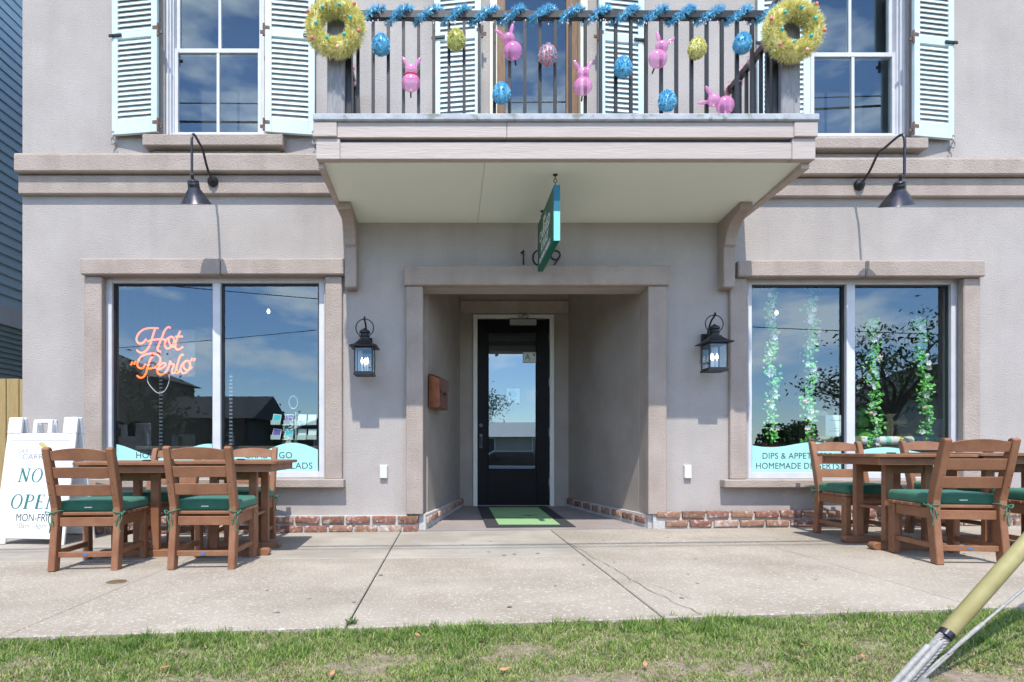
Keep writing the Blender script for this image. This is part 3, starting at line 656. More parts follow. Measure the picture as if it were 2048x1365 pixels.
# grass blades
def grass(name, n, x0, x1, yfun0, seedv, hmin, hmax, mask_thr, thatch=False):
    r = np.random.default_rng(seedv)
    nt_ = max(1, n // 22); tx = r.uniform(x0, x1, nt_); ty = r.uniform(0, 1, nt_); th_ = r.normal(0, .28, nt_); tsz = r.uniform(.55, 1.3, nt_); k = r.integers(0, nt_, n)
    x = tx[k] + r.normal(0, .011, n); ye = 2.66 + 0.067 * x
    y = yfun0 + (ye + 0.02 - yfun0) * ty[k] + r.normal(0, .011, n); y = np.minimum(y, ye + .022)
    def f(a, b): return np.sin(a * 5.3 + 1.7 * np.sin(b * 4.1)) * np.sin(b * 6.7 + 1.3 * np.sin(a * 3.7)) + .55 * np.sin(a * 13.1 + b * 7) * np.sin(b * 15.3 - a * 4.4) + .3 * np.sin(a * 31 + 5 * b) * np.sin(b * 37)
    dens = f(x, y) + 1.15 * (y - ye + 0.33) / 0.33
    keep = dens + r.normal(0, .33, n) > mask_thr
    x, y, dens, k = x[keep], y[keep], dens[keep], k[keep]; n = len(x)
    z = gz(x, y) - 0.004
    h = r.uniform(hmin, hmax, n) * tsz[k] * np.clip(0.75 + .25 * dens, .5, 1.25); w = r.uniform(.0013, .0031, n)
    az = r.uniform(0, 2 * np.pi, n); lean = r.uniform(1.15, 1.6, n) if thatch else r.uniform(.25, 1.35, n); fa = r.uniform(0, 2 * np.pi, n)
    dx, dy = np.cos(az), np.sin(az); wxv, wyv = np.cos(fa) * w, np.sin(fa) * w
    P = np.stack([x, y, z], 1)
    s1 = np.sin(lean * .6); c1 = np.cos(lean * .6); s2 = np.sin(lean); c2 = np.cos(lean)
    mid = P + np.stack([dx * s1 * h * .5, dy * s1 * h * .5, c1 * h * .5], 1)
    tip = mid + np.stack([dx * s2 * h * .5, dy * s2 * h * .5, c2 * h * .5], 1)
    wv = np.stack([wxv, wyv, np.zeros(n)], 1)
    V = np.stack([P - wv, P + wv, mid + wv * .8, mid - wv * .8, tip], 1).reshape(-1, 3)
    b = np.arange(n) * 5
    loops = np.concatenate([np.stack([b, b + 1, b + 2, b + 3], 1), np.stack([b + 3, b + 2, b + 4], 1)], 1).reshape(-1)
    st = np.stack([np.arange(n) * 7, np.arange(n) * 7 + 4], 1).reshape(-1)
    me = bpy.data.meshes.new(name)
    me.vertices.add(len(V)); me.vertices.foreach_set('co', V.reshape(-1).astype(np.float32))
    me.loops.add(len(loops)); me.loops.foreach_set('vertex_index', loops.astype(np.int32))
    me.polygons.add(2 * n); me.polygons.foreach_set('loop_start', st.astype(np.int32))
    at = me.attributes.new('tint', 'FLOAT', 'POINT')
    tint = np.clip(r.normal(.5, .2, n) + th_[k] - .10 * dens, 0, 1); dry = r.uniform(0, 1, n) < (np.full(n, .9) if thatch else np.clip(.24 - .16 * dens, .06, .6))
    tint = np.where(dry, r.uniform(1.2, 1.5, n), tint)
    at.data.foreach_set('value', np.repeat(tint, 5).astype(np.float32))
    me.update(calc_edges=True); me.validate()
    return link(name, me, m_grass)
m_grass = bpy.data.materials.new('grass_blade'); m_grass.use_nodes = True
n = m_grass.node_tree.nodes; l = m_grass.node_tree.links.new
a = n.new('ShaderNodeAttribute'); a.attribute_name = 'tint'
r = n.new('ShaderNodeValToRGB'); d = n.new('ShaderNodeMath'); d.operation = 'MULTIPLY'; d.inputs[1].default_value = 0.6667
es = r.color_ramp.elements
es[0].position = 0; es[0].color = (0.075, 0.175, 0.022, 1); es[1].position = 0.62; es[1].color = (0.36, 0.47, 0.12, 1)
e = es.new(0.8); e.color = (0.36, 0.29, 0.16, 1); e = es.new(1.0); e.color = (0.52, 0.44, 0.31, 1)
l(a.outputs['Fac'], d.inputs[0]); l(d.outputs[0], r.inputs[0])
p = n['Principled BSDF']; p.inputs['Roughness'].default_value = 0.55
tr = n.new('ShaderNodeBsdfTranslucent'); ms = n.new('ShaderNodeMixShader'); ms.inputs[0].default_value = 0.3
l(r.outputs[0], p.inputs['Base Color']); l(r.outputs[0], tr.inputs[0]); l(p.outputs[0], ms.inputs[1]); l(tr.outputs[0], ms.inputs[2]); l(ms.outputs[0], n['Material Output'].inputs[0])
tag(grass('grass', 310000, -2.6, 3.2, 1.8, 3, .020, .048, -2.0), kind='stuff')
tag(grass('dry_grass', 45000, -2.6, 3.2, 1.8, 6, .02, .05, -9, True), kind='stuff')
tag(grass('grass', 60000, -7, 8, 0.4, 4, .03, .055, -0.9), kind='stuff')

# ------------------------------------------------------------------ neighbour house and fence at the left
NB = thing('neighbour_house', 'tall blue clapboard house wall at the edge behind the stucco corner', 'house')
cx = -6.2
box('wall', m_siding, NB, cx - 4, cx - 0.03, 4.5, 14, -.1, 8.6)
z = Z(612, 8.1)
i = 0
bmz = MB().prism([(cx - .028, 0), (cx + .002, 0), (cx + .002, .012), (cx - .018, .150), (cx - .028, .150)], 'y', 4.5, 14).mesh('clapboard'); bmz.materials.append(m_siding)
while z < 8.5:
    link('clapboard', bmz, None, NB, (0, 0, z)); z += 0.142
box('band_board', m_band, NB, cx - .028, cx + .015, 4.5, 14, Z(652, 8.1), Z(612, 8.1) - .003, .004)
z = Z(652, 8.1) - 0.08
lv = MB().prism([(cx - .028, 0), (cx + .004, 0), (cx + .004, .008), (cx - .012, .074), (cx - .028, .074)], 'y', 4.5, 14).mesh('louver_board'); lv.materials.append(m_louver)
while z > 0.6:
    link('louver_board', lv, None, NB, (0, 0, z)); z -= 0.075
MB().prism([(cx - 4.4, 8.6), (cx + .4, 8.6), (cx - 2, 10.6)], 'y', 4.2, 14.3).build('roof', m_roofdk, NB)
FN = thing('wooden_fence', 'yellowish pine board fence in the gap beside the stucco corner', 'fence', (0, 0, 0))
fb = MB().box(-0.066, 0.066, -0.01, 0.01, 0, 1.63).mesh('board', bevel=.004); fb.materials.append(m_fence)
for i in range(14):
    xx = -4.335 - 0.1415 * i
    if xx > -6.15: link('board', fb, None, FN, (xx - .0, 6.3 + random.uniform(-.002, .002), -.045 + random.uniform(-.006, .006)))
for zz in (0.3, 1.3): box('rail', m_fence, FN, -6.15, -4.27, 6.312, 6.35, zz, zz + .09)

# ------------------------------------------------------------------ chairs
def make_chair():
    t = thing('dining_chair', 'brown slatted chair', 'chair')
    post = [(-.275, 0), (-.205, 0), (-.168, .30), (-.170, .43), (-.232, .66), (-.288, .825), (-.298, .842), (-.325, .848), (-.345, .835), (-.30, .66), (-.238, .43), (-.240, .30)]
    for sx in (-1, 1):
        MB().prism(post, 'x', sx * .205 - .023, sx * .205 + .023).build('rear_leg', m_teak, t, bevel=.005)
        MB().box(sx * .205 - .023, sx * .205 + .023, .165, .23, 0, .372).build('front_leg', m_teak, t, bevel=.005)
        MB().box(sx * .2035 - .012, sx * .2035 + .012, -.175, .163, .298, .372).build('side_apron', m_teak, t, bevel=.003)
        MB().box(sx * .2035 - .013, sx * .2035 + .013, -.195, .167, .10, .135).build('side_stretcher', m_teak, t, bevel=.003)
        q = MB()
        for y, z in ((-.242, .07), (-.232, .105), (-.236, .335), (-.262, .52), (-.285, .60)): q.ball((sx * .205, y if z < .3 else y - .012, z), .0045, .0045, .0045, 6, 4)
        for y, z in ((.205, .33), (.19, .345), (.2, .118)): q.ball((sx * .229, y, z), .0035, .0045, .0045, 6, 4)
        q.build('screw', m_screw, t)
    MB().box(-.178, .178, .19, .215, .298, .372).build('front_apron', m_teak, t, bevel=.003)
    MB().box(-.180, .180, -.235, -.21, .088, .125).build('rear_stretcher', m_teak, t, bevel=.003)
    q = MB().box(-.180, .180, -.215, -.195, .298, .36); q.build('rear_apron', m_teak, t, bevel=.003)
    for i in range(5):
        a = -.20 + i * .0895
        MB().box(-.232 if i else -.18, .232 if i else .18, a, a + .081, .3735, .396).build('seat_slat', m_teak, t, bevel=.004)
    # back slats follow the rake of the posts
    for z0, z1, arch in ((.755, .818, .022), (.635, .71, 0), (.512, .59, 0)):
        yy = lambda z: -.205 - (z - .43) * .262 - .012
        n = 13; xs = [-.181 + .362 * i / (n - 1) for i in range(n)]
        V = []; Fc = []
        for x in xs:
            u = 1 - (x / .181) ** 2
            bow = -.006 * u
            for z, o in ((z0, .012), (z0, -.012), (z1 + arch * u, -.012), (z1 + arch * u, .012)):
                V.append((x, yy(z) + o + bow, z))
        for i in range(n - 1):
            for k in range(4): Fc.append((i * 4 + k, i * 4 + (k + 1) % 4, (i + 1) * 4 + (k + 1) % 4, (i + 1) * 4 + k))
        Fc += [(0, 1, 2, 3), ((n - 1) * 4 + 3, (n - 1) * 4 + 2, (n - 1) * 4 + 1, (n - 1) * 4)]
        q = MB(); q.v = V; q.f = Fc; q.build('back_slat', m_teak, t, bevel=.003)
    q = MB().lathe([(.001, -.2375), (.0175, -.2375), (.0175, -.2355), (.001, -.2355)], 0, .106, 16, 'y'); q.v = [(x, y, .106 + (z - .106) * .5) for x, y, z in q.v]
    q.build('maker_tag', m_blue, t)
    return t
def make_cushion():
    t = thing('seat_cushion', 'green cushion', 'cushion')
    W_, D_ = .220, .215
    q = MB(); q.box(-W_, W_, -D_, D_, 0, .078)
    me = q.mesh('pad', bevel=.02, seg=4); b = bmesh.new(); b.from_mesh(me)
    bmesh.ops.subdivide_edges(b, edges=[e for e in b.edges if e.calc_length() > .2], cuts=5, use_grid_fill=True)
    for v in b.verts:
        u, w = v.co.x / W_, v.co.y / D_
        if v.co.z > .07: v.co.z += .008 * (1 - u * u) * (1 - w * w) + .0018 * math.sin(9 * u + 2) * math.sin(7 * w)
        v.co.x *= 1 + .012 * math.sin(v.co.z / .078 * math.pi) + .006 * math.sin(14 * w); v.co.y *= 1 + .012 * math.sin(v.co.z / .078 * math.pi) + .006 * math.sin(13 * u)
    b.to_mesh(me); b.free(); me.shade_smooth()
    link('pad', me, m_green, t)
    MB().tube([(-W_ * .99, -D_ * .99, .045), (W_ * .99, -D_ * .99, .045), (W_ * .99, D_ * .99, .045), (-W_ * .99, D_ * .99, .045)], .004, 6, True).build('piping', m_green, t)
    MB().box(-.03, .02, -.2215, -.2195, .031, .038).build('care_label', m_signtext, t)
    for sx in (-1, 1):
        q = MB(); x = sx * .205; y = -.225
        lp = curve([(sx * .17, -.205, .01), (x - sx * .03, y - .03, .015), (x, y - .055, .005), (x + sx * .032, y - .025, .0), (x + sx * .03, y + .03, .004), (x, y + .045, .01), (sx * .175, -.19, .014)], 5)
        q.tube(lp, .0045, 5)
        q.tube(curve([(x + sx * .03, y - .03, 0), (x + sx * .035, y - .045, -.04), (x + sx * .02, y - .05, -.09), (x + sx * .028, y - .05, -.135)], 4), .004, 5)
        q.tube(curve([(x + sx * .028, y - .03, 0), (x + sx * .012, y - .05, -.03), (x + sx * .0, y - .052, -.085)], 4), .004, 5)
        q.tube(curve([(x + sx * .03, y - .03, 0), (x + sx * .055, y - .045, .012), (x + sx * .04, y - .055, -.01), (x + sx * .028, y - .035, -.002)], 4), .004, 5)
        q.build('tie', m_greenp, t)
    return t
chairs = [
    (-2.515, 4.195, 5, 'brown slatted chair beside the white sandwich board, its back to the street', 'dark green cushion on the front chair beside the sandwich board'),
    (-1.690, 4.195, 1, 'brown slatted chair with its back to the street, before the neon window and next to the tiles of the doorway', 'green cushion on the street side chair below the card rack window'),
    (-2.535, 5.060, 178, 'brown chair facing the street under the neon sign, half hidden behind tables', 'green cushion on the chair standing under the neon sign'),
    (-1.800, 5.060, 184, 'brown chair facing the street below the card rack in the window', 'green cushion on the chair standing below the card rack'),
    (3.600, 5.060, 176, 'brown chair facing the street under the homemade desserts lettering', 'green cushion on the chair under the desserts lettering'),
    (4.460, 5.060, 181, 'brown chair facing the street under the twig cross window display', 'green cushion on the chair under the twig cross display'),
    (3.525, 4.085, -6, 'brown slatted chair with its back to the street, just behind the yellow guy guard', 'green cushion on the front chair beside the yellow guy wire guard'),
    (4.345, 4.130, -4, 'brown chair mostly cut off by the picture edge beside the right front chair', 'green cushion mostly cut off by the picture edge'),
]
chairs[1] = (*chairs[1][:3], 'brown slatted chair with its back to the street, the one nearer the doorway', chairs[1][4])
c0, k0 = make_chair(), make_cushion()
for i, (x, y, a, lb, cl) in enumerate(chairs):
    c = c0 if i == 0 else copy_tree(c0); k = k0 if i == 0 else copy_tree(k0)
    c.location = (x, y, ground(x) + .001); c.rotation_euler = (0, 0, R(a)); tag(c, lb, 'chair', 'brown slatted dining chairs')
    off = Matrix.Rotation(R(a), 3, 'Z') @ Vector((0, .032, 0))
    k.location = (x + off.x, y + off.y, ground(x) + .394); k.rotation_euler = (0, 0, R(a + random.uniform(-1.5, 1.5))); tag(k, cl, 'cushion', 'green tied seat cushions')

# ------------------------------------------------------------------ tables
def make_table():
    t = thing('cafe_table', 'brown square table', 'table'); H = .738; w = .379
    def corner(x, y, sx, sy, r=.05):
        return [(x + sx * (-r + r * math.cos(q)), y + sy * (-r + r * math.sin(q))) for q in [math.pi / 2 * i / 4 for i in range(5)]]
    n = 6; pw = 2 * w / n
    for i in range(n):
        a, b = -w + i * pw + .002, -w + (i + 1) * pw - .002
        if i == 0: P = [(-w, b), (w, b)] + [p for p in corner(w, a, 1, -1)] + [p for p in reversed(corner(-w, a, -1, -1))]
        elif i == n - 1: P = [(w, a), (-w, a)] + [p for p in corner(-w, b, -1, 1)] + [p for p in reversed(corner(w, b, 1, 1))]
        else: P = [(-w, a), (w, a), (w, b), (-w, b)]
        MB().prism(P, 'z', H - .024, H).build('plank', m_teak, t, bevel=.003)
    for s in (-1, 1):
        MB().box(-w + .045, w - .045, s * (w - .045) - .011, s * (w - .045) + .011, H - .082, H - .0245).build('apron', m_teak, t, bevel=.003)
        MB().box(s * (w - .06) - .011, s * (w - .06) + .011, -w + .06, w - .06, H - .081, H - .0245).build('apron', m_teak, t, bevel=.003)
        prof = [(-.27, .022)] + [(-.245 - .027 * math.sin(q), .027 - .027 * math.cos(q)) for q in [math.pi * i / 6 for i in range(1, 1)]]
        ft = [(-.25 + .028 * math.cos(math.pi / 2 + math.pi * i / 8), .029 + .028 * math.sin(math.pi / 2 + math.pi * i / 8)) for i in range(9)] + [(.25 + .028 * math.cos(-math.pi / 2 + math.pi * i / 8), .029 + .028 * math.sin(-math.pi / 2 + math.pi * i / 8)) for i in range(9)]
        MB().prism(ft, 'y', s * .165 - .035, s * .165 + .035).build('foot', m_teak, t, bevel=.004)
        for sx in (-1, 1):
            MB().box(sx * .15 - .031, sx * .15 + .031, s * .165 - .023, s * .165 + .023, .056, H - .083).build('leg', m_teak, t, bevel=.004)
        MB().box(-.118, .118, s * .165 - .012, s * .165 + .012, .325, .352).build('brace', m_teak, t, bevel=.003)
        MB().box(s * .15 - .012, s * .15 + .012, -.141, .141, .30, .324).build('brace', m_teak, t, bevel=.003)
        MB().box(-.118, .118, s * .165 - .012, s * .165 + .012, H - .15, H - .083).build('brace', m_teak, t, bevel=.003)
    MB().lathe([(.001, H + .001), (.033, H + .001), (.033, H + .007), (.026, H + .011), (.001, H + .011)], 0, 0, 16).build('umbrella_cap', m_screw, t, smooth=40)
    return t
t0 = make_table()
for i, (x, y, a, lb) in enumerate([(-2.42, 4.625, 2, 'brown square table before the neon window, next to the sandwich board'), (-1.665, 4.63, 2.5, 'brown square table pushed up on the doorway side of the neon window'),
                                   (3.55, 4.60, -2, 'brown square table with its exposed corner toward the doorway, under the desserts lettering'), (4.315, 4.59, -2, 'brown square table running out of the picture behind the large front chair')]):
    t = t0 if i == 0 else copy_tree(t0)
    t.location = (x, y, ground(x)); t.rotation_euler = (0, 0, R(a)); tag(t, lb, 'table', 'brown cafe tables pushed together in pairs')

# ------------------------------------------------------------------ sandwich board
def letter_strokes(ch):
    """serif capitals as polygons in a unit-high box"""
    tk, th, sf = .185, .095, .06
    def bar(x0, y0, x1, y1, w):
        return [(x0 - w / 2, y0), (x0 + w / 2, y0), (x1 + w / 2, y1), (x1 - w / 2, y1)]
    def serif(x, y, w=.28): return [(x - w / 2, y - sf / 2), (x + w / 2, y - sf / 2), (x + w / 2, y + sf / 2), (x - w / 2, y + sf / 2)]
    def ring(cx, cy, rx, ry, wx_, wy_, a0=0, a1=2 * math.pi, n=20):
        out = []
        for i in range(n):
            p, q_ = a0 + (a1 - a0) * i / n, a0 + (a1 - a0) * (i + 1) / n
            out.append([(cx + rx * math.cos(p), cy + ry * math.sin(p)), (cx + rx * math.cos(q_), cy + ry * math.sin(q_)), (cx + (rx - wx_) * math.cos(q_), cy + (ry - wy_) * math.sin(q_)), (cx + (rx - wx_) * math.cos(p), cy + (ry - wy_) * math.sin(p))])
        return out
    b, t = sf / 2, 1 - sf / 2
    if ch == 'N': return [bar(.15, b, .15, t, th), bar(.15, t, .72, b, tk), bar(.72, b, .72, t, th), serif(.15, b), serif(.12, t), serif(.72, t)], .9
    if ch == 'O': return ring(.47, .5, .43, .52, .14, .05), .95
    if ch == 'W': return [bar(.14, t, .36, 0, tk), bar(.36, 0, .56, t, th), bar(.56, t, .78, 0, tk), bar(.78, 0, .98, t, th), serif(.14, t), serif(.58, t), serif(.98, t)], 1.14
    if ch == 'P': return [bar(.2, b, .2, t, tk), serif(.2, b, .34), serif(.2, t, .34)] + ring(.36, .735, .36, .265, .13, .05, -math.pi / 2, math.pi / 2, 12) + [[(.2, .95), (.37, .95), (.37, 1), (.2, 1)], [(.2, .47), (.37, .47), (.37, .52), (.2, .52)]], .78
    if ch == 'E': return [bar(.2, b, .2, t, tk), [(.1, 0), (.66, 0), (.66, .05), (.1, .05)], [(.1, .95), (.63, .95), (.63, 1), (.1, 1)], [(.2, .48), (.5, .48), (.5, .53), (.2, .53)], [(.62, 0), (.7, .22), (.66, .22), (.6, .0)], [(.59, 1), (.63, .8), (.665, .8), (.64, 1)], [(.48, .4), (.52, .4), (.52, .61), (.48, .61)]], .78
def serif_word(name, word, h, m, parent, x0, y0, M_, gap=.06):
    q = MB(); x = x0; k = 0
    for ch in word:
        st, w = letter_strokes(ch)
        for poly in st:
            z = .0010 + .00001 * (k % 40); k += 1
            nn = len(poly); pts = [(x + px * h + .14 * py * h, y0 + py * h) for px, py in poly]
            q.add([M_ @ Vector((a, b, 0)) for a, b in pts] + [M_ @ Vector((a, b, z)) for a, b in pts], [tuple(range(nn, 2 * nn))] + [(i, (i + 1) % nn, (i + 1) % nn + nn, i + nn) for i in range(nn)])
        x += (w + gap) * h
    return q.build(name, m, parent)
SB = thing('sandwich_board', 'white plastic sandwich board reading NOW OPEN', 'sign', (-3.69, 5.30, ground(-3.69)), R(-7))
Hs, ws = 1.15, .345; th = math.atan2(.19, Hs)
MF = Matrix.Translation((0, -.19, 0)) @ Matrix.Rotation(-th, 4, 'X')
def leaf_panel(Mx, nm):
    q = MB(); q.m = Mx; d = .025; sl = .035
    def bx(x0, x1, z0, z1, y0=-d / 2, y1=d / 2): q.box(x0, x1, y0, y1, z0, z1)
    for s in (-1, 1):
        a, b = sorted((s * (ws - .05), s * ws)); bx(a, b, .0, 1.0)
        a, b = sorted((s * (ws - .135), s * (ws + .001))); bx(a, b, 1.0, Hs, -d / 2 - .003, d / 2 + .003)
        a, b = sorted((s * (ws - .115), s * (ws - .05))); bx(a, b, .0, .05)
    bx(-ws + .05, ws - .05, .93, 1.0, -d / 2 + .001, d / 2 - .001); bx(-ws + .05, ws - .05, .05, .12, -d / 2 + .001, d / 2 - .001)
    bx(-.095, -.055, 1.0, Hs - .02); bx(.055, .095, 1.0, Hs - .02); bx(-.095, .095, Hs - .055, Hs - .019, -d / 2 + .001, d / 2 - .001)
    o = q.build(nm, m_plastic, SB, bevel=.006)
    q = MB(); q.m = Mx; q.box(-ws + .051, ws - .051, -.006, .006, .121, .929); q.build('poster_panel', m_plastic, o)
    return o
MFr = Matrix.Translation((0, -.20, 0)) @ Matrix.Rotation(-math.atan2(.17, Hs), 4, 'X')
MBk = Matrix.Translation((0, .17, 0)) @ Matrix.Rotation(math.atan2(.17, Hs), 4, 'X')
front = leaf_panel(MFr, 'front_leaf'); leaf_panel(MBk, 'rear_leaf')
MT = MFr @ Matrix.Translation((0, -.0065, 0)) @ AX_FRONT
serif_word('lettering', 'NOW', .125, m_teal, front, -.185, .555, MT, .09)
serif_word('lettering', 'OPEN', .13, m_teal, front, -.235, .315, MT, .07)
text('lettering', 'MON-FRI', .098, m_ink, front, (0, 0, 0), MT @ Matrix.Translation((.0, .205, 0)), off=0, sx=.8)
text('lettering', '10am - 6pm', .07, m_greyink, front, (0, 0, 0), MT @ Matrix.Translation((.005, .142, 0)), sx=.9)
text('lettering', 'CARRIED', .075, m_greyink, front, (0, 0, 0), MT @ Matrix.Translation((.0, .762, 0)), off=0, sx=1.1)
def strokes(name, m, parent, M_, lines, r, n=6, k=6):
    q = MB()
    for ln in lines: q.tube([M_ @ Vector((p.x, p.y, 0)) for p in curve([(a, b, 0) for a, b in ln], k)], r, n)
    return q.build(name, m, parent, smooth=60)
strokes('lettering', m_greyink, front, MT, [[(-.19, .845), (-.215, .855), (-.225, .835), (-.205, .822), (-.188, .835), (-.19, .80), (-.215, .79)], [(-.178, .835), (-.155, .842), (-.165, .852), (-.175, .835), (-.155, .825), (-.142, .836)], [(-.125, .86), (-.132, .83), (-.118, .826)], [(-.145, .848), (-.105, .85)], [(-.12, .735), (-.03, .748), (.1, .745), (.15, .74)]], .0022, 5, 5)
q = MB(); q.m = MT
bird = curve([(-.02, .905, 0), (.0, .92, 0), (.03, .915, 0), (.07, .885, 0), (.11, .868, 0), (.07, .860, 0), (.04, .862, 0), (.02, .875, 0), (.0, .885, 0)], 4, True)
q.prism([(p.x, p.y) for p in bird], 'z', 0, .0012); q.build('bird_emblem', mat('pelican_gold', (0.50, 0.40, 0.16), rough=.6), front)
strokes('bird_emblem', m_turq, front, MT, [[(-.03, .9), (-.035, .88), (-.01, .87), (.02, .86), (.03, .83)], [(-.07, .845), (-.03, .86), (.0, .85)]], .0018, 5, 5)

# ------------------------------------------------------------------ window vinyl with lettering
def vinyl(name, label, x0, x1, z0, top, y, lines):
    o = thing(name, label, 'window decal', ((x0 + x1) / 2, y, z0))
    n = 30; q = MB(); cxm = (x0 + x1) / 2
    P = [(x0 - cxm, 0), (x1 - cxm, 0)] + [(x1 - cxm - (x1 - x0) * i / n, top(1 - i / n) - z0) for i in range(n + 1)]
    q.prism(P, 'y', -.0005, .0005); q.build('vinyl_sheet', m_aqua, o)
    for s, px, py, h, ss in lines:
        text('lettering', s, h, m_ink, o, (X(px, y) - cxm, -.001, Z(py, y) - z0), ext=.0004, off=0, sx=ss, spacing=1.04)
gy = YW + .103
zb = LWz[0] + .062; zr = RWz[0] + .062
vinyl('window_vinyl', 'aqua wavy vinyl strip reading HOMEMADE below the neon sign', LWx[0] + .064, wx(421) - .002, zb, lambda t: Z(901 - 13 * math.cos(2 * math.pi * (t * 1.0 + .05)) - 0, gy), gy, [('HOMEMADE', 320, 917, .092, .95)])
vinyl('window_vinyl', 'aqua wavy vinyl strip reading GRAB and GO below the card rack', wx(437) + .002, LWx[1] - .064, zb, lambda t: Z(899 - 13 * math.cos(2 * math.pi * (t * 1.0 - .72)), gy), gy, [('GRAB & GO', 537, 917, .092, .97), ('SALADS', 593, 938, .092, 1)])
vinyl('window_vinyl', 'aqua wavy vinyl strip reading DIPS and HOMEMADE DESSERTS', RWx[0] + .064, wx(1700) - .002, zr, lambda t: Z(890 + 5 * math.sin(2 * math.pi * t * 1.1), gy), gy, [('DIPS & APPETIZERS', 1594, 918, .088, .93), ('HOMEMADE DESSERTS', 1595, 938, .088, .93)])
vinyl('window_vinyl', 'plain aqua vinyl strip below the striped cloth in the window', wx(1717) + .002, RWx[1] - .064, zr, lambda t: Z(901 - 6 * math.cos(2 * math.pi * (t - .35)), gy), gy, [])

# ------------------------------------------------------------------ neon sign
NS = thing('neon_sign', 'glowing orange neon script reading Hot Perlo in quotation marks', 'neon sign', (X(325, 5.95), 5.95, Z(740, 5.95)))
def npx(a, b, y=0): return (X(250 + a / 8.53, 5.95) - NS.location.x, y, Z(640 + b / 8.53, 5.95) - NS.location.z)
neon = [[[(365, 330), (310, 390), (240, 405), (197, 340), (230, 240), (320, 165), (430, 142), (570, 145)], [(515, 150), (470, 290), (430, 420), (370, 520), (290, 565), (230, 545), (200, 515)], [(775, 140), (735, 125), (680, 180), (640, 280), (590, 400), (555, 490), (575, 535), (610, 545)], [(385, 370), (480, 345), (620, 330), (690, 350)]],
        [[(770, 295), (705, 340), (680, 430), (710, 490), (765, 480), (825, 410), (840, 340), (810, 298), (770, 295), (745, 360), (790, 450), (850, 465)]],
        [[(945, 190), (900, 290), (862, 410), (862, 480), (905, 512), (950, 490), (990, 460)], [(860, 290), (985, 285)]],
        [[(130, 715), (100, 775)], [(185, 705), (155, 765)]],
        [[(345, 755), (315, 815), (265, 830), (212, 785), (230, 690), (310, 610), (420, 580), (530, 585), (602, 650), (590, 730), (530, 800), (450, 832), (390, 830)], [(470, 635), (430, 680), (390, 800), (350, 930), (300, 985), (240, 985), (205, 950)]],
        [[(560, 850), (620, 832), (685, 785), (690, 748), (640, 745), (580, 800), (550, 870), (580, 930), (640, 932), (705, 880), (755, 780), (770, 710), (790, 752), (835, 768), (805, 860), (805, 910), (840, 908), (890, 850)]],
        [[(1000, 605), (968, 597), (930, 650), (892, 770), (870, 860), (872, 908), (910, 900), (960, 840)]],
        [[(1040, 706), (970, 770), (950, 850), (985, 912), (1045, 898), (1100, 830), (1110, 750), (1080, 706), (1040, 706), (1000, 745), (1000, 812), (1050, 860), (1100, 850), (1145, 805)]],
        [[(1150, 655), (1125, 705)], [(1200, 655), (1172, 705)]]]
for letter in neon:
    q = MB()
    for ln in letter: q.tube(curve([npx(a, b) for a, b in ln], 6), .009, 8)
    q.build('neon_tube', m_neon, NS, smooth=60)
q = MB()
for a in ((425, 640), (560, 480), (700, 300), (400, 850), (840, 830), (1000, 900)): q.tube([npx(*a, .012), npx(*a, .05)], .006, 6)
q.box(*sum([[npx(200, 0)[0], npx(1150, 0)[0]], [.05, .056], [npx(0, 960)[2], npx(0, 150)[2]]], []))
q.build('acrylic_backer', mat('clear_acrylic', (0.8, 0.85, 0.9), rough=.2, alpha=.06), NS)
q = MB(); q.tube(curve([npx(360, 960, .03), npx(375, 1080, .03), npx(520, 1240, .04), npx(640, 1200, .05), npx(710, 1050, .05), npx(710, 930, .05)], 5), .004, 6); q.build('cord', m_plastic, NS)

# ------------------------------------------------------------------ hanging sign, house number, fixtures
HS = thing('hanging_sign', 'green board sign hung edge-on from the balcony soffit by two hooks', 'sign', (.905, 5.2, 2.54))
hy0, hy1, hh = 4.757 - 5.2, 5.60 - 5.2, .46
q = MB().box(-.026, .026, hy0 + .004, hy1, .004, hh); q.build('board', m_signgreen, HS, bevel=.002)
MB().box(-.0275, -.0262, hy0 + .02, hy1 - .01, .018, hh - .015).build('board_face', m_signface, HS)
MB().box(.0262, .0275, hy0 + .02, hy1 - .01, .018, hh - .015).build('board_face', m_signface, HS)
MB().box(-.0262, .0262, hy0 - .002, hy0 + .0035, hh * .53, hh).build('edge_band', m_signteal, HS)
MB().box(-.0262, .0262, hy0 - .002, hy0 + .0035, .0, hh * .529).build('edge_band', m_signaqua, HS)
AX_L = Matrix(((0, 0, -1), (-1, 0, 0), (0, 1, 0))).to_4x4()
for s, h, zz, sx_ in (('got', .10, .345, 1), ('CARRIED', .135, .225, 1), ('AWAY', .135, .11, 1), ('SOUTHERN TAKEOUT', .06, .04, .95)):
    text('lettering', s, h, m_signtext, HS, (-.0278, 0, zz), AX_L, off=.003, sx=sx_, ext=.0005)
for yy, zz in ((4.83, 3.12), (5.49, 3.09)):
    q = MB(); y = yy - 5.2; zt = zz - 2.54
    q.lathe([(.001, zt - .004), (.02, zt - .004), (.02, zt), (.001, zt)], 0, y, 12); q.tube([(0, y, zt), (0, y, zt - .035)], .004, 6)
    c = [(.0 + .013 * math.cos(a), y, zt - .05 + .016 * math.sin(a)) for a in [2 * math.pi * i / 10 for i in range(10)]]; q.tube(c, .0032, 5, True)
    q.tube([(0, y, zt - .064), (0, y, hh)], .0035, 6)
    q.build('hook', m_dark, HS)
HN = thing('house_number', 'black street number 109 on the stucco above the doorway', 'house number', (X(1081, YW - .01), YW, wz(531)))
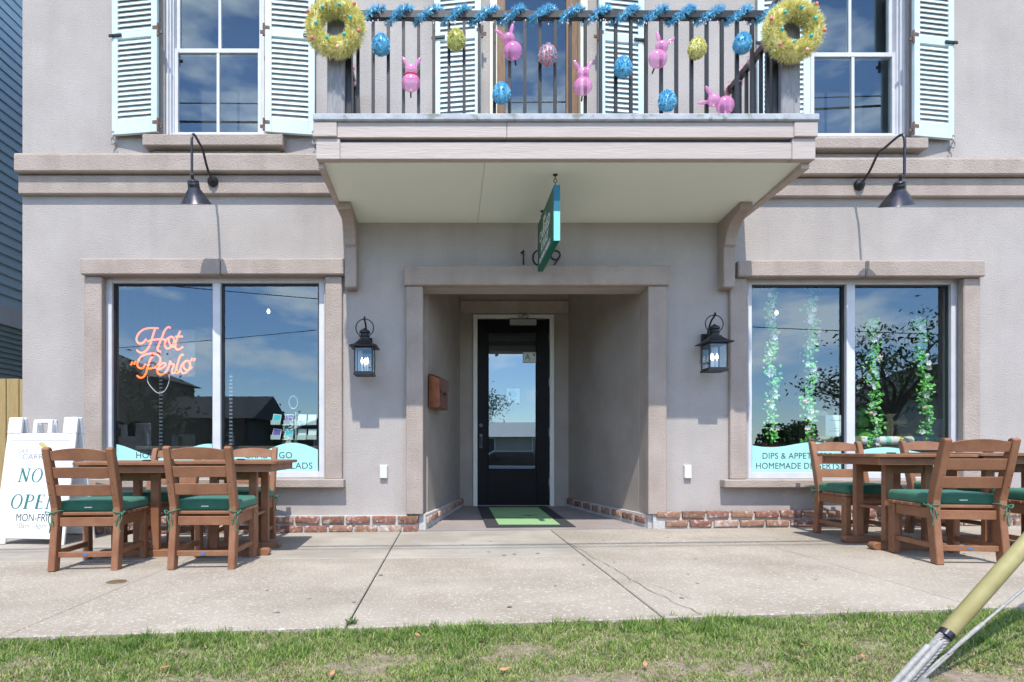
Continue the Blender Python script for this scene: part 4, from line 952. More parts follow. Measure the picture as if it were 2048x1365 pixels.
for ch, px in (('1', 1046), ('0', 1077), ('9', 1111)):
    q = None
    yn = YW - .012
    if ch == '1': ln = [[(-.022, .115), (.004, .145), (.004, .0)]]
    elif ch == '0': ln = [[(.055 * math.cos(a), .072 + .072 * math.sin(a)) for a in [2 * math.pi * i / 20 for i in range(21)]]]
    else: ln = [[(.046 * math.cos(a), .099 + .046 * math.sin(a)) for a in [2 * math.pi * i / 20 for i in range(21)]], [(.042, .08), (-.012, .0)]]
    q = MB()
    for p in ln: q.tube([(a, 0, b) for a, b in p], .0075, 6)
    q.build('digit', m_dark, HN, loc=(X(px, yn) - HN.location.x, yn - YW, 0))
# mailbox on the splayed wall
mdir = Vector((lx[1] - lx[0], YD - YB, 0)).normalized()
MBX = thing('mailbox', 'rusty copper mailbox on the inner wall of the doorway recess', 'mailbox', (-.196 + .0, 5.94, Z(815, 5.9)), math.atan2(mdir.y, mdir.x) - math.pi / 2)
# local: +y along the wall, +x out of the wall
q = MB().prism([(0.0, 0), (.115, 0), (.115, .30), (.04, .335), (0.0, .335)], 'y', .0, .42); q.build('body', m_copper, MBX, bevel=.004)
q = MB().prism([(.01, .15), (.21, .0), (.41, .15), (.425, .31), (-.005, .31)], 'x', .1165, .122); q2 = MB()
q = MB().add([(.117, -.006, .302), (.117, .426, .302), (.117, .426, .20), (.117, .215, .13), (.117, -.006, .20), (.123, -.006, .302), (.123, .426, .302), (.123, .426, .20), (.123, .215, .13), (.123, -.006, .20)],
             [(0, 1, 2, 3, 4), (9, 8, 7, 6, 5), (0, 5, 6, 1), (1, 6, 7, 2), (2, 7, 8, 3), (3, 8, 9, 4), (4, 9, 5, 0)])
q = MB(); q.add([(.117, -.006, .302), (.117, .426, .302), (.117, .426, .20), (.117, .215, .13), (.117, -.006, .20), (.123, -.006, .302), (.123, .426, .302), (.123, .426, .20), (.123, .215, .13), (.123, -.006, .20)],
      [(0, 1, 2, 3, 4), (9, 8, 7, 6, 5), (0, 5, 6, 1), (1, 6, 7, 2), (2, 7, 8, 3), (3, 8, 9, 4), (4, 9, 5, 0)])
q.add([(.0, -.006, .34), (.045, -.006, .34), (.123, -.006, .304), (.123, .426, .304), (.045, .426, .34), (.0, .426, .34), (.0, -.006, .346), (.045, -.006, .346), (.126, -.006, .31), (.126, .426, .31), (.045, .426, .346), (.0, .426, .346)],
      [(0, 1, 4, 5), (1, 2, 3, 4), (11, 10, 7, 6), (10, 9, 8, 7), (0, 6, 7, 1), (1, 7, 8, 2), (5, 4, 10, 11), (4, 3, 9, 10), (2, 8, 9, 3), (0, 5, 11, 6)])
q.build('lid', m_copper, MBX)
MB().lathe([(.001, 0), (.014, 0), (.014, .014), (.001, .018)], 0, 0, 10).build('latch', m_dark, MBX, loc=(.12, .215, .16), rot=(0, R(90), 0))
MB().box(.03, .1, .03, .39, -.006, -.001).build('letter_slot', m_brass, MBX)
for lb, a, b in (('small white outlet cover low on the wall beside the neon window bay', 760, 775), ('small white outlet cover low on the wall beside the desserts window bay', 1367, 1381)):
    o = thing('outlet_cover', lb, 'outlet cover', (wx((a + b) / 2), YW, wz(957)), 0, 'outlet covers flanking the doorway')
    w = (wx(b) - wx(a)) / 2
    MB().box(-w, w, -.035, -.001, 0, .125).build('cover', m_doorframe, o, bevel=.006)
    MB().box(-w - .003, w + .003, -.012, -.0005, .126, .135).build('hinge', m_doorframe, o)

# coach lanterns
def make_lantern():
    t = thing('wall_lantern', 'lantern', 'lantern')       # origin on the wall at the body's base height
    y = -.19; w = .084
    MB().box(-.05, .05, -.022, -.001, .10, .40).build('backplate', m_dark, t, bevel=.006)
    q = MB().tube(curve([(0, -.02, .33), (0, -.06, .42), (0, -.12, .50), (0, -.19, .535), (0, -.215, .55), (0, -.20, .565)], 5), .009, 8)
    q.tube([(0, -.02, .37), (0, y + .05, .37)], .011, 8); q.build('arm', m_dark, t, smooth=50)
    q = MB().tube([(.086 * math.cos(a), y, .462 + .086 * math.sin(a)) for a in [2 * math.pi * i / 28 for i in range(28)]], .0055, 6, True); q.build('ring', m_dark, t, smooth=60)
    s2 = math.sqrt(2)
    q = MB().lathe([(.134 * s2, .268), (.134 * s2, .276), (.085 * s2, .300), (.052 * s2, .335), (.05 * s2, .345)], 0, y, 4, 'z', True)
    q.lathe([(.045, .346), (.045, .372), (.052, .374), (.052, .384), (.040, .386), (.040, .405), (.055, .410), (.05, .43), (.03, .445), (.012, .45), (.012, .46)], 0, y, 16)
    q.build('roof', m_dark, t, bevel=.003)
    q = MB(); q.box(-w - .012, w + .012, y - w - .012, y + w + .012, -.002, .02); q.box(-w - .004, w + .004, y - w - .004, y + w + .004, .0201, .032); q.box(-w - .006, w + .006, y - w - .006, y + w + .006, .255, .268)
    for a in (-1, 1):
        for b in (-1, 1): q.box(a * w - .006, a * w + .006, y + b * w - .006, y + b * w + .006, .032, .255)
    q.build('cage', m_dark, t, bevel=.002)
    for a in (-1, 1):
        MB().box(-w + .007, w - .007, y + a * w - .0015, y + a * w + .0015, .033, .254).build('glass_pane', m_lampglass, t)
        MB().box(a * w - .0015, a * w + .0015, y - w + .007, y + w - .007, .033, .254).build('glass_pane', m_lampglass, t)
    for a, b in ((-.026, .0), (.026, .0), (0, .03)):
        q = MB().lathe([(.009, .033), (.009, .11), (.006, .112)], a, y + b, 10); q.build('candle', m_plastic, t)
        q = MB().lathe([(.004, .112), (.0125, .135), (.010, .155), (.002, .178)], a, y + b, 10); q.build('bulb', m_bulb, t, smooth=60)
    return t
ln = make_lantern(); ln.location = (X(729, 5.545), YW, Z(751, 5.53)); tag(ln, 'black coach lantern on the wall above the copper mailbox side', 'lantern', 'black coach lanterns flanking the doorway')
l2 = copy_tree(ln); l2.location = (X(1430, 5.545), YW, Z(743, 5.53)); tag(l2, 'black coach lantern on the wall next to the garland window', 'lantern')
# gooseneck sign lamps
def gooseneck(label, x, zp, reach, ztop, zsh, side, tilt):
    t = thing('gooseneck_lamp', label, 'lamp', (x, 5.69, zp), 0, 'gooseneck lamps above the shop windows')
    MB().lathe([(.052, 0), (.052, -.012), (.04, -.03), (.018, -.042), (.012, -.06)], 0, 0, 20, 'y').build('wall_plate', m_dark, t, smooth=45)
    tx = side * .06
    pts = curve([(0, -.04, 0), (tx * .2, -.14, .075), (tx * .45, -.24, .19), (tx * .7, -.32, ztop - .02), (tx * .9, -reach + .045, ztop), (tx, -reach, ztop - .06), (tx, -reach, ztop - .2), (tx, -reach, zsh + .235)], 6)
    MB().tube(pts, .0115, 10).build('arm', m_gun, t, smooth=60)
    q = MB().lathe([(.120, 0), (.117, .004), (.086, .065), (.047, .128), (.046, .142), (.046, .152), (.043, .153), (.043, .163), (.046, .165), (.043, .178), (.043, .196), (.035, .205), (.012, .212), (.012, .238), (.02, .242), (.018, .256), (.009, .262)], 0, 0, 28)
    q.lathe([(.114, .002), (.08, .066), (.04, .125)], 0, 0, 28)
    q.build('shade', m_gun, t, smooth=35, loc=(tx, -reach + .262 * math.sin(R(21)), zsh + .262 - .262 * math.cos(R(21))), rot=(R(21), R(tilt), 0)).scale = (1.15, 1.15, 1)
    MB().lathe([(.015, .125), (.03, .08), (.028, .05), (.01, .035)], 0, 0, 12).build('bulb', m_plastic, t, smooth=60, loc=(tx, -reach + .09, zsh + .015), rot=(R(21), 0, 0))
gooseneck('dark gooseneck barn lamp above the neon window', X(426, 5.69), Z(364, 5.69), .47, .235, Z(409, 5.27) - Z(364, 5.69), 0, 0)
gooseneck('dark gooseneck barn lamp with tilted shade above the garland window', X(1718, 5.69), Z(371, 5.69), .54, .225, Z(411, 5.19) - Z(371, 5.69), 0.35, -7)
# door mat and papers
DM = thing('door_mat', 'black bordered lime green mat at the door', 'door mat', (X(1032, 6.6), 6.6, 0)); DM.location.z = 0
fl = lambda y: .018 + (dz0 - .018) * (y - 5.70) / 2.05
def sheet(name, m, parent, x0, x1, ya, yb, h):
    q = MB(); q.add([(x0, ya, fl(ya + 6.6) + .001), (x1, ya, fl(ya + 6.6) + .003), (x1, yb, fl(yb + 6.6) + .001), (x0, yb, fl(yb + 6.6) + .001), (x0, ya, fl(ya + 6.6) + h), (x1, ya, fl(ya + 6.6) + h), (x1, yb, fl(yb + 6.6) + h), (x0, yb, fl(yb + 6.6) + h)],
          [(0, 3, 2, 1), (4, 5, 6, 7), (0, 1, 5, 4), (1, 2, 6, 5), (2, 3, 7, 6), (3, 0, 4, 7)]); return q.build(name, m, parent)
mx = DM.location.x
sheet('border', m_mat_blk, DM, .395 - mx, 1.30 - mx, 5.82 - 6.6, 7.56 - 6.6, .012)
sheet('centre', m_mat_grn, DM, .53 - mx, 1.165 - mx, 5.95 - 6.6, 7.40 - 6.6, .0145)
sl = Matrix.Rotation(math.atan2(dz0 - .018, 2.05), 4, 'X')
text('lettering', 'CARRIED AWAY', .085, m_teal, DM, (.85 - mx, 6.42 - 6.6, fl(6.42) + .0152), sl, off=.002, ext=.0002)
text('lettering', 'got', .075, m_teal, DM, (.62 - mx, 6.56 - 6.6, fl(6.56) + .0152), sl, off=.001, ext=.0002)
q = MB(); q.prism([(-.10, .0), (-.02, .05), (.10, .06), (.16, .03), (.05, .0), (.0, -.05), (-.03, -.02)], 'z', 0, .0006); q.build('bird_emblem', m_ink, DM, loc=(.93 - mx, 6.62 - 6.6, fl(6.62) + .0153))
ST = thing('inspection_sticker', 'white grade A inspection sticker at the top corner of the door glass', 'sticker', (X(1061, YD), y0 - .0005, Z(725, YD)))
MB().box(-.095, .078, -.001, .0, 0, .135).build('card', m_doorframe, ST)
text('lettering', 'A', .10, m_tealcard, ST, (-.035, -.0015, .042), off=.004, ext=.0004)
q = MB(); q.box(-.085, .01, -.0015, -.001, .118, .122); q.box(.032, .066, -.0015, -.001, .09, .12); q.box(-.03, .0, -.0015, -.001, .018, .022); q.build('fine_print', m_greyink, ST)
PN = thing('paper_notice', 'pale paper notice with a round teal emblem taped inside the door', 'notice', (X(1026, YD + .06), y0 + .026, Z(806, YD)))
MB().box(-.088, .088, 0, .001, 0, .195).build('sheet', m_paper, PN)
q = MB().lathe([(.001, -.001), (.044, -.001), (.044, -.0003), (.001, -.0003)], 0, .118, 24, 'y'); q.build('emblem', m_tealcard, PN)
q = MB(); q.box(-.05, .05, -.0008, -.0003, .045, .05); q.box(-.035, .035, -.0008, -.0003, .028, .032); q.build('fine_print', m_greyink, PN)

# floor cover in the sidewalk
FC = thing('cleanout_cover', 'round brass cleanout cover set in the sidewalk before the chairs', 'cover', (X(233, 3.58), 3.58, ground(-2.06)))
MB().lathe([(.001, .001), (.058, .001), (.058, .005), (.054, .006), (.001, .006)], 0, 0, 24).build('lid', m_brass, FC, smooth=40)
MB().lathe([(.059, .0005), (.068, .0005), (.068, .0035), (.059, .0035)], 0, 0, 24).build('rim', m_conc2, FC)

# ------------------------------------------------------------------ Easter decorations on the balcony
def bristles(mb, pts, nrm, ln, w, n, spread=.6, seed=1):
    r = random.Random(seed)
    for _ in range(n):
        i = r.randrange(len(pts)); p = Vector(pts[i]); d = Vector(nrm[i])
        d = (d + Vector((r.uniform(-1, 1), r.uniform(-1, 1), r.uniform(-1, 1))) * spread).normalized()
        s = d.cross(Vector((r.uniform(-1, 1), r.uniform(-1, 1), r.uniform(-1, 1)))).normalized() * w
        l = ln * r.uniform(.6, 1.15)
        b = len(mb.v); mb.v += [tuple(p + s), tuple(p - s), tuple(p + d * l - s * .4), tuple(p + d * l + s * .4)]; mb.f.append((b, b + 1, b + 2, b + 3))
def wreath(label, x, y, z, seed):
    t = thing('easter_wreath', label, 'wreath', (x, y, z), 0, 'yellow tinsel wreaths on the balcony posts')
    RM, rm = .166, .044; r = random.Random(seed); pts = []; nr = []
    for i in range(1400):
        a, b = r.uniform(0, 2 * math.pi), r.uniform(0, 2 * math.pi)
        n_ = Vector((math.cos(a) * math.cos(b), -math.sin(b), math.sin(a) * math.cos(b))); pts.append(Vector((math.cos(a) * RM, 0, math.sin(a) * RM)) + n_ * rm); nr.append(n_)
    q = MB().tube([(RM * math.cos(a), 0, RM * math.sin(a)) for a in [2 * math.pi * i / 40 for i in range(40)]], rm, 12, True); q.build('ring', m_yellow, t, smooth=80)
    q = MB(); bristles(q, pts, nr, .044, .0022, 8500, .8, seed); o = q.build('tinsel', m_yellow, t, recalc=False); tag(o, kind='stuff')
    cols = [m_turq, m_coral, m_turq, m_peach, m_turq, m_rose, m_turq, m_rose, m_turq, m_peach, m_turq, m_coral]
    em = {}
    for i in range(12):
        a = 2 * math.pi * (i + .3 * (seed % 3)) / 12; rr = RM + (.045 if i % 2 else -.03)
        MB().ball((0, 0, 0), .013, .013, .016, 10, 8).build('egg', cols[i], t, smooth=80, loc=(rr * math.cos(a), -.075 + .004 * (i % 3), rr * math.sin(a)))
    return t
wreath('yellow tinsel Easter wreath on the balcony post over the neon window side', X(670, 4.53), 4.53, Z(55, 4.53), 1)
wreath('yellow tinsel Easter wreath on the balcony post over the garland window side', X(1586, 4.53), 4.53, Z(62, 4.53), 2)
def egg(label, px, py, m, seed, m2=None, tilt=0):
    y = 4.60; t = thing('tinsel_egg', label, 'egg decoration', (X(px, y), y, Z(py, y)), 0, 'tinsel eggs hung on the balcony railing')
    q = MB().ball((0, 0, 0), .062, .05, .075, 18, 12, .12); q.build('body', m, t, smooth=80)
    r = random.Random(seed); pts = []; nr = []; p2 = []; n2 = []
    for i in range(700):
        u = r.uniform(-1, 1); a = r.uniform(0, 2 * math.pi); k = math.sqrt(1 - u * u)
        n_ = Vector((k * math.cos(a), k * math.sin(a), u)); p = Vector((n_.x * .062 * (1 - .12 * u), n_.y * .05, u * .075))
        if m2 and abs((u * 3.2) % 1.6 - .8) < .32: p2.append(p); n2.append(n_)
        else: pts.append(p); nr.append(n_)
    q = MB(); bristles(q, pts, nr, .016, .0026, 1700, .8, seed); tag(q.build('tinsel', m, t, recalc=False), kind='stuff')
    if m2: q = MB(); bristles(q, p2, n2, .014, .0022, 600, .7, seed); tag(q.build('tinsel_band', m2, t, recalc=False), kind='stuff')
    t.rotation_euler = (0, R(tilt), 0)
    MB().tube([(0, .02, .07), (0, .045, .09)], .0015, 5).build('tie', m_dark, t)
egg('blue tinsel egg hanging beside the wreath on the neon window side', 762, 90, m_bluet, 11)
egg('yellow green tinsel egg hanging before an aqua shutter', 912, 80, m_ylgrn, 12, m_yellow)
egg('pink tinsel egg with a blue band hanging before the balcony door glass', 1095, 110, m_pinkt, 13, m_bluet)
egg('blue tinsel egg hanging low before the brown balcony door jamb', 1003, 187, m_bluet, 14)
egg('blue tinsel egg hanging before the aqua shutter, next to a pink bunny', 1246, 135, m_bluet, 15, None, -8)
egg('blue tinsel egg hanging lowest, right above the balcony edge', 1334, 202, m_bluet, 16, None, -10)
egg('yellow tinsel egg with a lime band hanging before bare stucco', 1394, 97, m_yellow, 17, m_ylgrn)
egg('blue tinsel egg hanging beside the wreath on the garland window side', 1485, 87, m_bluet, 18, None, 8)
def bunny(label, px, py, ang, ribbon=False):
    y = 4.605; t = thing('plastic_bunny', label, 'bunny decoration', (X(px, y), y, Z(py, y)), 0, 'pink plastic bunny lights on the railing')
    q = MB().ball((0, 0, -.045), .075, .055, .072, 18, 12); q.build('body', m_bunny, t, smooth=80)
    q = MB().ball((0, 0, .055), .052, .045, .050, 16, 12); q.build('head', m_bunny, t, smooth=80)
    for s in (-1, 1):
        q = MB(); q.ball((0, 0, .04), .016, .014, .048, 10, 8); q.build('ear', m_bunny, t, smooth=80, loc=(s * .03, 0, .09), rot=(0, R(s * 32), 0))
    if ribbon: MB().tube([(.056 * math.cos(a), .042 * math.sin(a), .012) for a in [2 * math.pi * i / 20 for i in range(20)]], .006, 6, True).build('ribbon', m_red, t, smooth=60)
    MB().tube([(0, .03, -.1), (0, .05, -.135)], .007, 6).build('socket', m_dark, t)
    t.rotation_euler = (0, R(ang), 0)
bunny('pink plastic bunny with a red ribbon before the bare stucco', 822, 155, 2, True)
bunny('pink plastic bunny before the brown balcony door jamb, leaning', 1022, 92, -20)
bunny('pink plastic bunny before the cream door casing', 1166, 162, 0)
bunny('pink plastic bunny tilted before the stucco by the aqua shutter', 1319, 108, 18)
bunny('pink plastic bunny lying low on its side by the balcony corner', 1440, 207, -65)
# tinsel wound round the rail
def garland(label, name, axis_pts, rad, turns, m, n, seed, ln=.03):
    t = thing(name, label, 'garland', axis_pts[0])
    A, Bp = Vector(axis_pts[0]), Vector(axis_pts[1]); d = (Bp - A); Lg = d.length; d.normalize(); u = Vector((0, 0, 1)); w = d.cross(u)
    path = []; r = random.Random(seed); ph = 0
    for i in range(int(turns * 28) + 1):
        f = i / (turns * 28)
        g = f * turns + .06 * math.sin(f * 37) + .1; k = math.floor(g); g -= k
        h_ = (g / .5 * .78) if g < .5 else .78 + (g - .5) / .5 * .22
        a = g * 2 * math.pi
        path.append(d * ((k + h_) / turns * Lg) + u * (-math.cos(a) * rad * 1.15 + .004) + w * (math.sin(a) * rad))
    MB().tube(path, .008, 5).build('core', m, t)
    pts = []; nr = []
    for i in range(len(path) - 1):
        tt = (path[i + 1] - path[i]).normalized(); o1 = tt.orthogonal().normalized(); o2 = tt.cross(o1)
        for k in range(8):
            a = r.uniform(0, 2 * math.pi); nn = o1 * math.cos(a) + o2 * math.sin(a); pts.append(path[i].lerp(path[i + 1], r.random()) + nn * .006); nr.append(nn)
    q = MB(); bristles(q, pts, nr, ln, .0018, n, .5, seed); tag(q.build('tinsel', m, t, recalc=False), kind='stuff')
    return t
gr = garland('blue tinsel garland wound round the front balcony rail', 'tinsel_garland', ((-.70, RY, (rz0 + rz1) / 2), (2.62, RY, (rz0 + rz1) / 2)), .040, 14.5, m_bluet, 22000, 5, .036)
# pearl drops of the garland
r5 = random.Random(3)
q = MB()
for i in range(60):
    x = r5.uniform(0, 3.2); q.ball((x, -.035 + r5.uniform(-.01, .01), -.06 - r5.uniform(0, .035)), .0045, .0045, .008, 6, 5)
tag(q.build('bead_drops', m_petal, gr), kind='stuff')
garland('pink tinsel garland on the side rail by the neon window', 'tinsel_garland', ((-.90, RY + .08, rz0 + .03), (-.90, YW - .1, rz0 + .03)), .04, 4, m_pinkt, 1800, 8, .026)
garland('pink tinsel garland on the side rail by the garland window', 'tinsel_garland', ((2.76, RY + .08, rz0 + .03), (2.76, YW - .1, rz0 + .03)), .04, 4, m_pinkt, 1800, 9, .026)

# ------------------------------------------------------------------ guy wire
def fr(px, py, Y): return Vector((X(px, Y), Y, Z(py, Y)))
A0 = fr(1783, 1392, 1.96); dirg = (fr(2048, 1092, 2.10) - A0).normalized()
GW = thing('guy_wire', 'galvanised guy wire in a yellow plastic guard anchored in the grass', 'guy wire', (A0.x, A0.y, A0.z))
tA = (fr(1900, 1262, 2.015) - A0).length
side = dirg.cross(Vector((0, 1, 0))).normalized()
MB().tube([dirg * (tA - .01), dirg * (tA + 1.8)], .0268, 20).build('guard', m_guard, GW, smooth=50, bevel=.002)
MB().tube([dirg * (tA - .03), dirg * (tA - .0105)], [.024, .0262], 16).build('collar', m_gun, GW, smooth=40)
pt = dirg.orthogonal().normalized(); pw = dirg.cross(pt)
def strand(off, ra, rb, a, b, nst, pitch, nm, m):
    q = MB()
    for k in range(nst):
        P = []
        for i in range(70):
            f = a + (b - a) * i / 69; an = 2 * math.pi * (f / pitch + k / nst)
            P.append(dirg * f + off + (pt * math.cos(an) + pw * math.sin(an)) * ra)
        q.tube(P, rb, 5)
    q.build(nm, m, GW, smooth=60)
strand(side * -.011, .0085, .0052, -.12, tA + .02, 6, .11, 'wire_strand', m_wire)
strand(side * .012, .006, .004, -.12, tA + .02, 6, .09, 'wire_strand', m_wire)
MB().tube([dirg * -.25 + side * .006 + Vector((0, -.012, 0)), dirg * (tA - .06) + side * .006 + Vector((0, -.012, 0))], .010, 10).build('anchor_rod', m_wire, GW, smooth=60)
MB().tube([dirg * (tA - .10) + side * .02, dirg * -.1 + side * .024], .010, 10).build('preformed_grip', m_wire, GW, smooth=60)
B0 = fr(1842, 1352, 2.0); B1 = fr(2048, 1178, 2.14); db_ = (B1 - B0).normalized()
G2 = thing('guy_wire', 'thin bare galvanised guy wire beside the yellow guard', 'guy wire', tuple(B0))
MB().tube([db_ * -.02, db_ * 2.3], .0048, 8).build('wire_strand', m_wire, G2, smooth=60)
MB().tube([db_ * .14, db_ * .34], .0075, 8).build('preformed_grip', m_wire, G2, smooth=60)
MB().tube([db_ * -.1 + Vector((.012, 0, -.006)), db_ * .16 + Vector((.006, 0, -.004))], .0055, 8).build('tail_end', m_wire, G2, smooth=60)
q = MB(); q.lathe([(.001, -.012), (.026, -.012), (.026, .012), (.001, .012)], 0, 0, 16, 'y'); q.tube([(0, -.03, 0), (0, .03, 0)], .009, 8)
q.build('thimble_bolt', m_wire, G2, loc=tuple(db_ * -.01 + Vector((.0, -.01, -.018))))
q = MB().tube([Vector((0, 0, 0)), db_ * -.25], .012, 8); q.build('anchor_rod', m_wire, G2)

# fallen leaves
lm = []
for i in range(3):
    q = MB(); c = curve([(-.028, 0, .002), (-.01, .010 + .003 * i, .004), (.012, .009, .010), (.03, 0, .006), (.012, -.009, .004), (-.01, -.010, .006)], 3, True)
    q.prism([(p.x, p.y) for p in c], 'z', 0, .001); q.v = [(x * .7, y * .7, z + .35 * y * y / .01 * .1 + .1 * abs(x) * i) for x, y, z in q.v]; me = q.mesh('fallen_leaf'); me.materials.append(m_deadleaf); lm.append(me)
leaf_px = [(835, 1270, 'beside the crack end of the sidewalk'), (665, 1348, 'on the worn grass near the bottom edge'), (1608, 1292, 'on the grass below the large front chair'), (1725, 1312, 'on the grass near the guy wire'), (1960, 1332, 'in the grass behind the guy wire shadow'), (1010, 1340, 'on bare soil in the middle of the verge'), (330, 1335, 'on grass at the lower left corner area'), (1290, 1330, 'on dry grass straight below the lantern'), (455, 1258, 'on the edge where the sidewalk meets grass')]
for i, (px, py, w) in enumerate(leaf_px):
    Yg = (CZ + .01) * F / (py - HY); xx = X(px, Yg); Yg = (CZ - float(gz(xx, Yg)) - .025) * F / (py - HY)
    tag(link('fallen_leaf', lm[i % 3], None, None, (X(px, Yg), Yg, float(gz(X(px, Yg), Yg)) + .026), (R(random.uniform(-15, 15)), R(random.uniform(-20, 20)), random.uniform(0, 6))), 'dead brown leaf ' + w, 'leaf', 'dead leaves on the verge')
r6 = random.Random(5); WD = thing('weed', 'small grey green weed in the sidewalk joint at the grass edge', 'weed', (X(703, 2.68), 2.68, ground(-.45)))
q = MB(); bristles(q, [Vector((r6.uniform(-.02, .02), r6.uniform(-.015, .015), 0)) for _ in range(20)], [Vector((0, 0, 1))] * 20, .03, .003, 60, 1.3, 2); q.build('leaves', m_fol, WD, recalc=False)

# ------------------------------------------------------------------ behind the display windows
def pendant(label, x, y, z):
    t = thing('pendant_light', label, 'ceiling light', (x, y, z), 0, 'clear glass lights on the shop ceiling')
    MB().lathe([(.06, 3.10 - z), (.06, 3.07 - z), (.03, 3.06 - z)], 0, 0, 16).build('ceiling_rose', m_dark, t)
    MB().tube([(0, 0, 3.06 - z), (0, 0, .09)], .008, 6).build('stem', m_dark, t)
    MB().lathe([(.035, .09), (.035, .05), (.025, .045)], 0, 0, 14).build('socket', m_dark, t)
    MB().ball((0, 0, .012), .022, .022, .032, 12, 10).build('bulb', m_bulb, t, smooth=80)
    MB().lathe([(.15, -.06), (.155, -.05), (.12, .04), (.05, .085), (.048, .08), (.115, .035), (.15, -.05)], 0, 0, 24).build('glass_shade', m_lampglass, t, smooth=60)
pendant('clear glass ceiling light seen above the card rack', X(537, 7.9), 7.9, Z(625, 7.9))
pendant('clear glass ceiling light seen between the leaf garlands', X(1553, 7.9), 7.9, Z(628, 7.9))
CLP = thing('ceiling_panel_light', 'flat lit ceiling panel seen through the entry door glass', 'ceiling light', (X(1021, 10.2), 10.2, 3.09))
MB().box(-.22, .22, -.5, .5, -.012, -.001).build('diffuser', m_panelight, CLP)
# counter-high display ledges
LH = .85
for lb, x0, x1, ym in (('low dark display ledge inside the card rack window', -3.35, -1.2, 6.5), ('low dark display ledge inside the garland window', 3.1, 5.1, 6.55)):
    t = thing('display_ledge', lb, 'display ledge', ((x0 + x1) / 2, ym, 0)); w = (x1 - x0) / 2
    MB().box(-w, w, -.33, .35, LH - .04, LH).build('top', m_darkfloor, t, bevel=.004)
    for s in (-1, 1): MB().box(s * (w - .06) - .03, s * (w - .06) + .03, -.3, .32, 0.002, LH - .041).build('leg', m_darkfloor, t)
CR = thing('card_rack', 'revolving acrylic card rack with purple and teal cards', 'card rack', (X(592, 6.38), 6.38, LH + .002))
MB().lathe([(.001, 0), (.13, 0), (.13, .02), (.02, .03), (.02, .32)], 0, 0, 20).build('base', m_acryl, CR)
for tier, zz in enumerate((.07, .23)):
    MB().box(-.13, .13, -.11, .11, zz - .004, zz).build('shelf', m_acryl, CR)
    for k, (xx, m1) in enumerate(((-.19, m_tealcard if tier else m_purple), (-.055, m_purple if tier else m_tealcard), (.085, m_paper), (.19, m_paper))):
        MB().box(xx - .052, xx + .052, -.13 + .02 * k, -.128 + .02 * k, zz, zz + .05).build('tray', m_acryl, CR)
        q = MB(); q.box(-.045, .045, -.004, .004, 0, .115); o = q.build('card', m_paper, CR, loc=(xx, -.11 + .02 * k, zz + .003), rot=(R(-12), R(6 if k == 0 else 0), 0))
        MB().box(-.039, .039, -.006, -.0042, .02, .108).build('card_print', m1, o)
    MB().box(.02, .03, -.11, .12, zz, zz + .14).build('divider', m_acryl, CR)
q = MB()
q.lathe([(.052, -.003), (.052, .003), (.044, .003), (.044, -.003)], 0, 0, 28, 'y')
for i in range(18):
    a = 2 * math.pi * i / 18 + .1
    if abs(math.sin(a)) > .35: q.tube([(.018 * math.cos(a), 0, .018 * math.sin(a)), (.045 * math.cos(a), 0, .045 * math.sin(a))], .0025, 5)
q.box(-.04, .04, -.002, .002, -.008, .008)
o = q.build('header', m_plastic, CR, loc=(-.03, 0, .485)); o.scale = (1.0, 1, 1.45)
# perforated shelf standards
for lb, px in (('white slotted shelf upright behind the neon sign', 322), ('white slotted shelf upright near the window mullion', 462)):
    t = thing('shelf_upright', lb, 'shelf upright', (X(px, 6.9), 6.9, .002), 0, 'slotted shelf uprights'); q = MB()
    top = 1.9 if px == 322 else 1.75
    MB().box(-.012, .012, .0, .012, 0, top).build('post', m_dark, t)
    for i in range(int(top / .045)): q.box(-.02, .02, -.006, -.0005, i * .045 + .01, i * .045 + .032)
    tag(q.build('slots', m_plastic, t), kind='stuff')
for lb, px in (('dark round backed armchair at the edge of the neon window', 235), ('dark round backed armchair under the neon sign', 272)):
    t = thing('armchair', lb, 'armchair', (X(px, 7.0), 7.0, 0.002), 0, 'round backed chairs inside the shop'); q = MB()
    q.ball((0, 0, .84), .2, .05, .32, 18, 12); q.build('backrest', m_gun, t, smooth=80)
    MB().lathe([(.2, .42), (.22, .46), (.21, .5), (.001, .51)], 0, .18, 20).build('seat', m_gun, t, smooth=60)
    for sx in (-.15, .15):
        for sy in (.05, .32): MB().tube([(sx, sy, 0), (sx, sy, .42)], .014, 6).build('leg', m_dark, t)
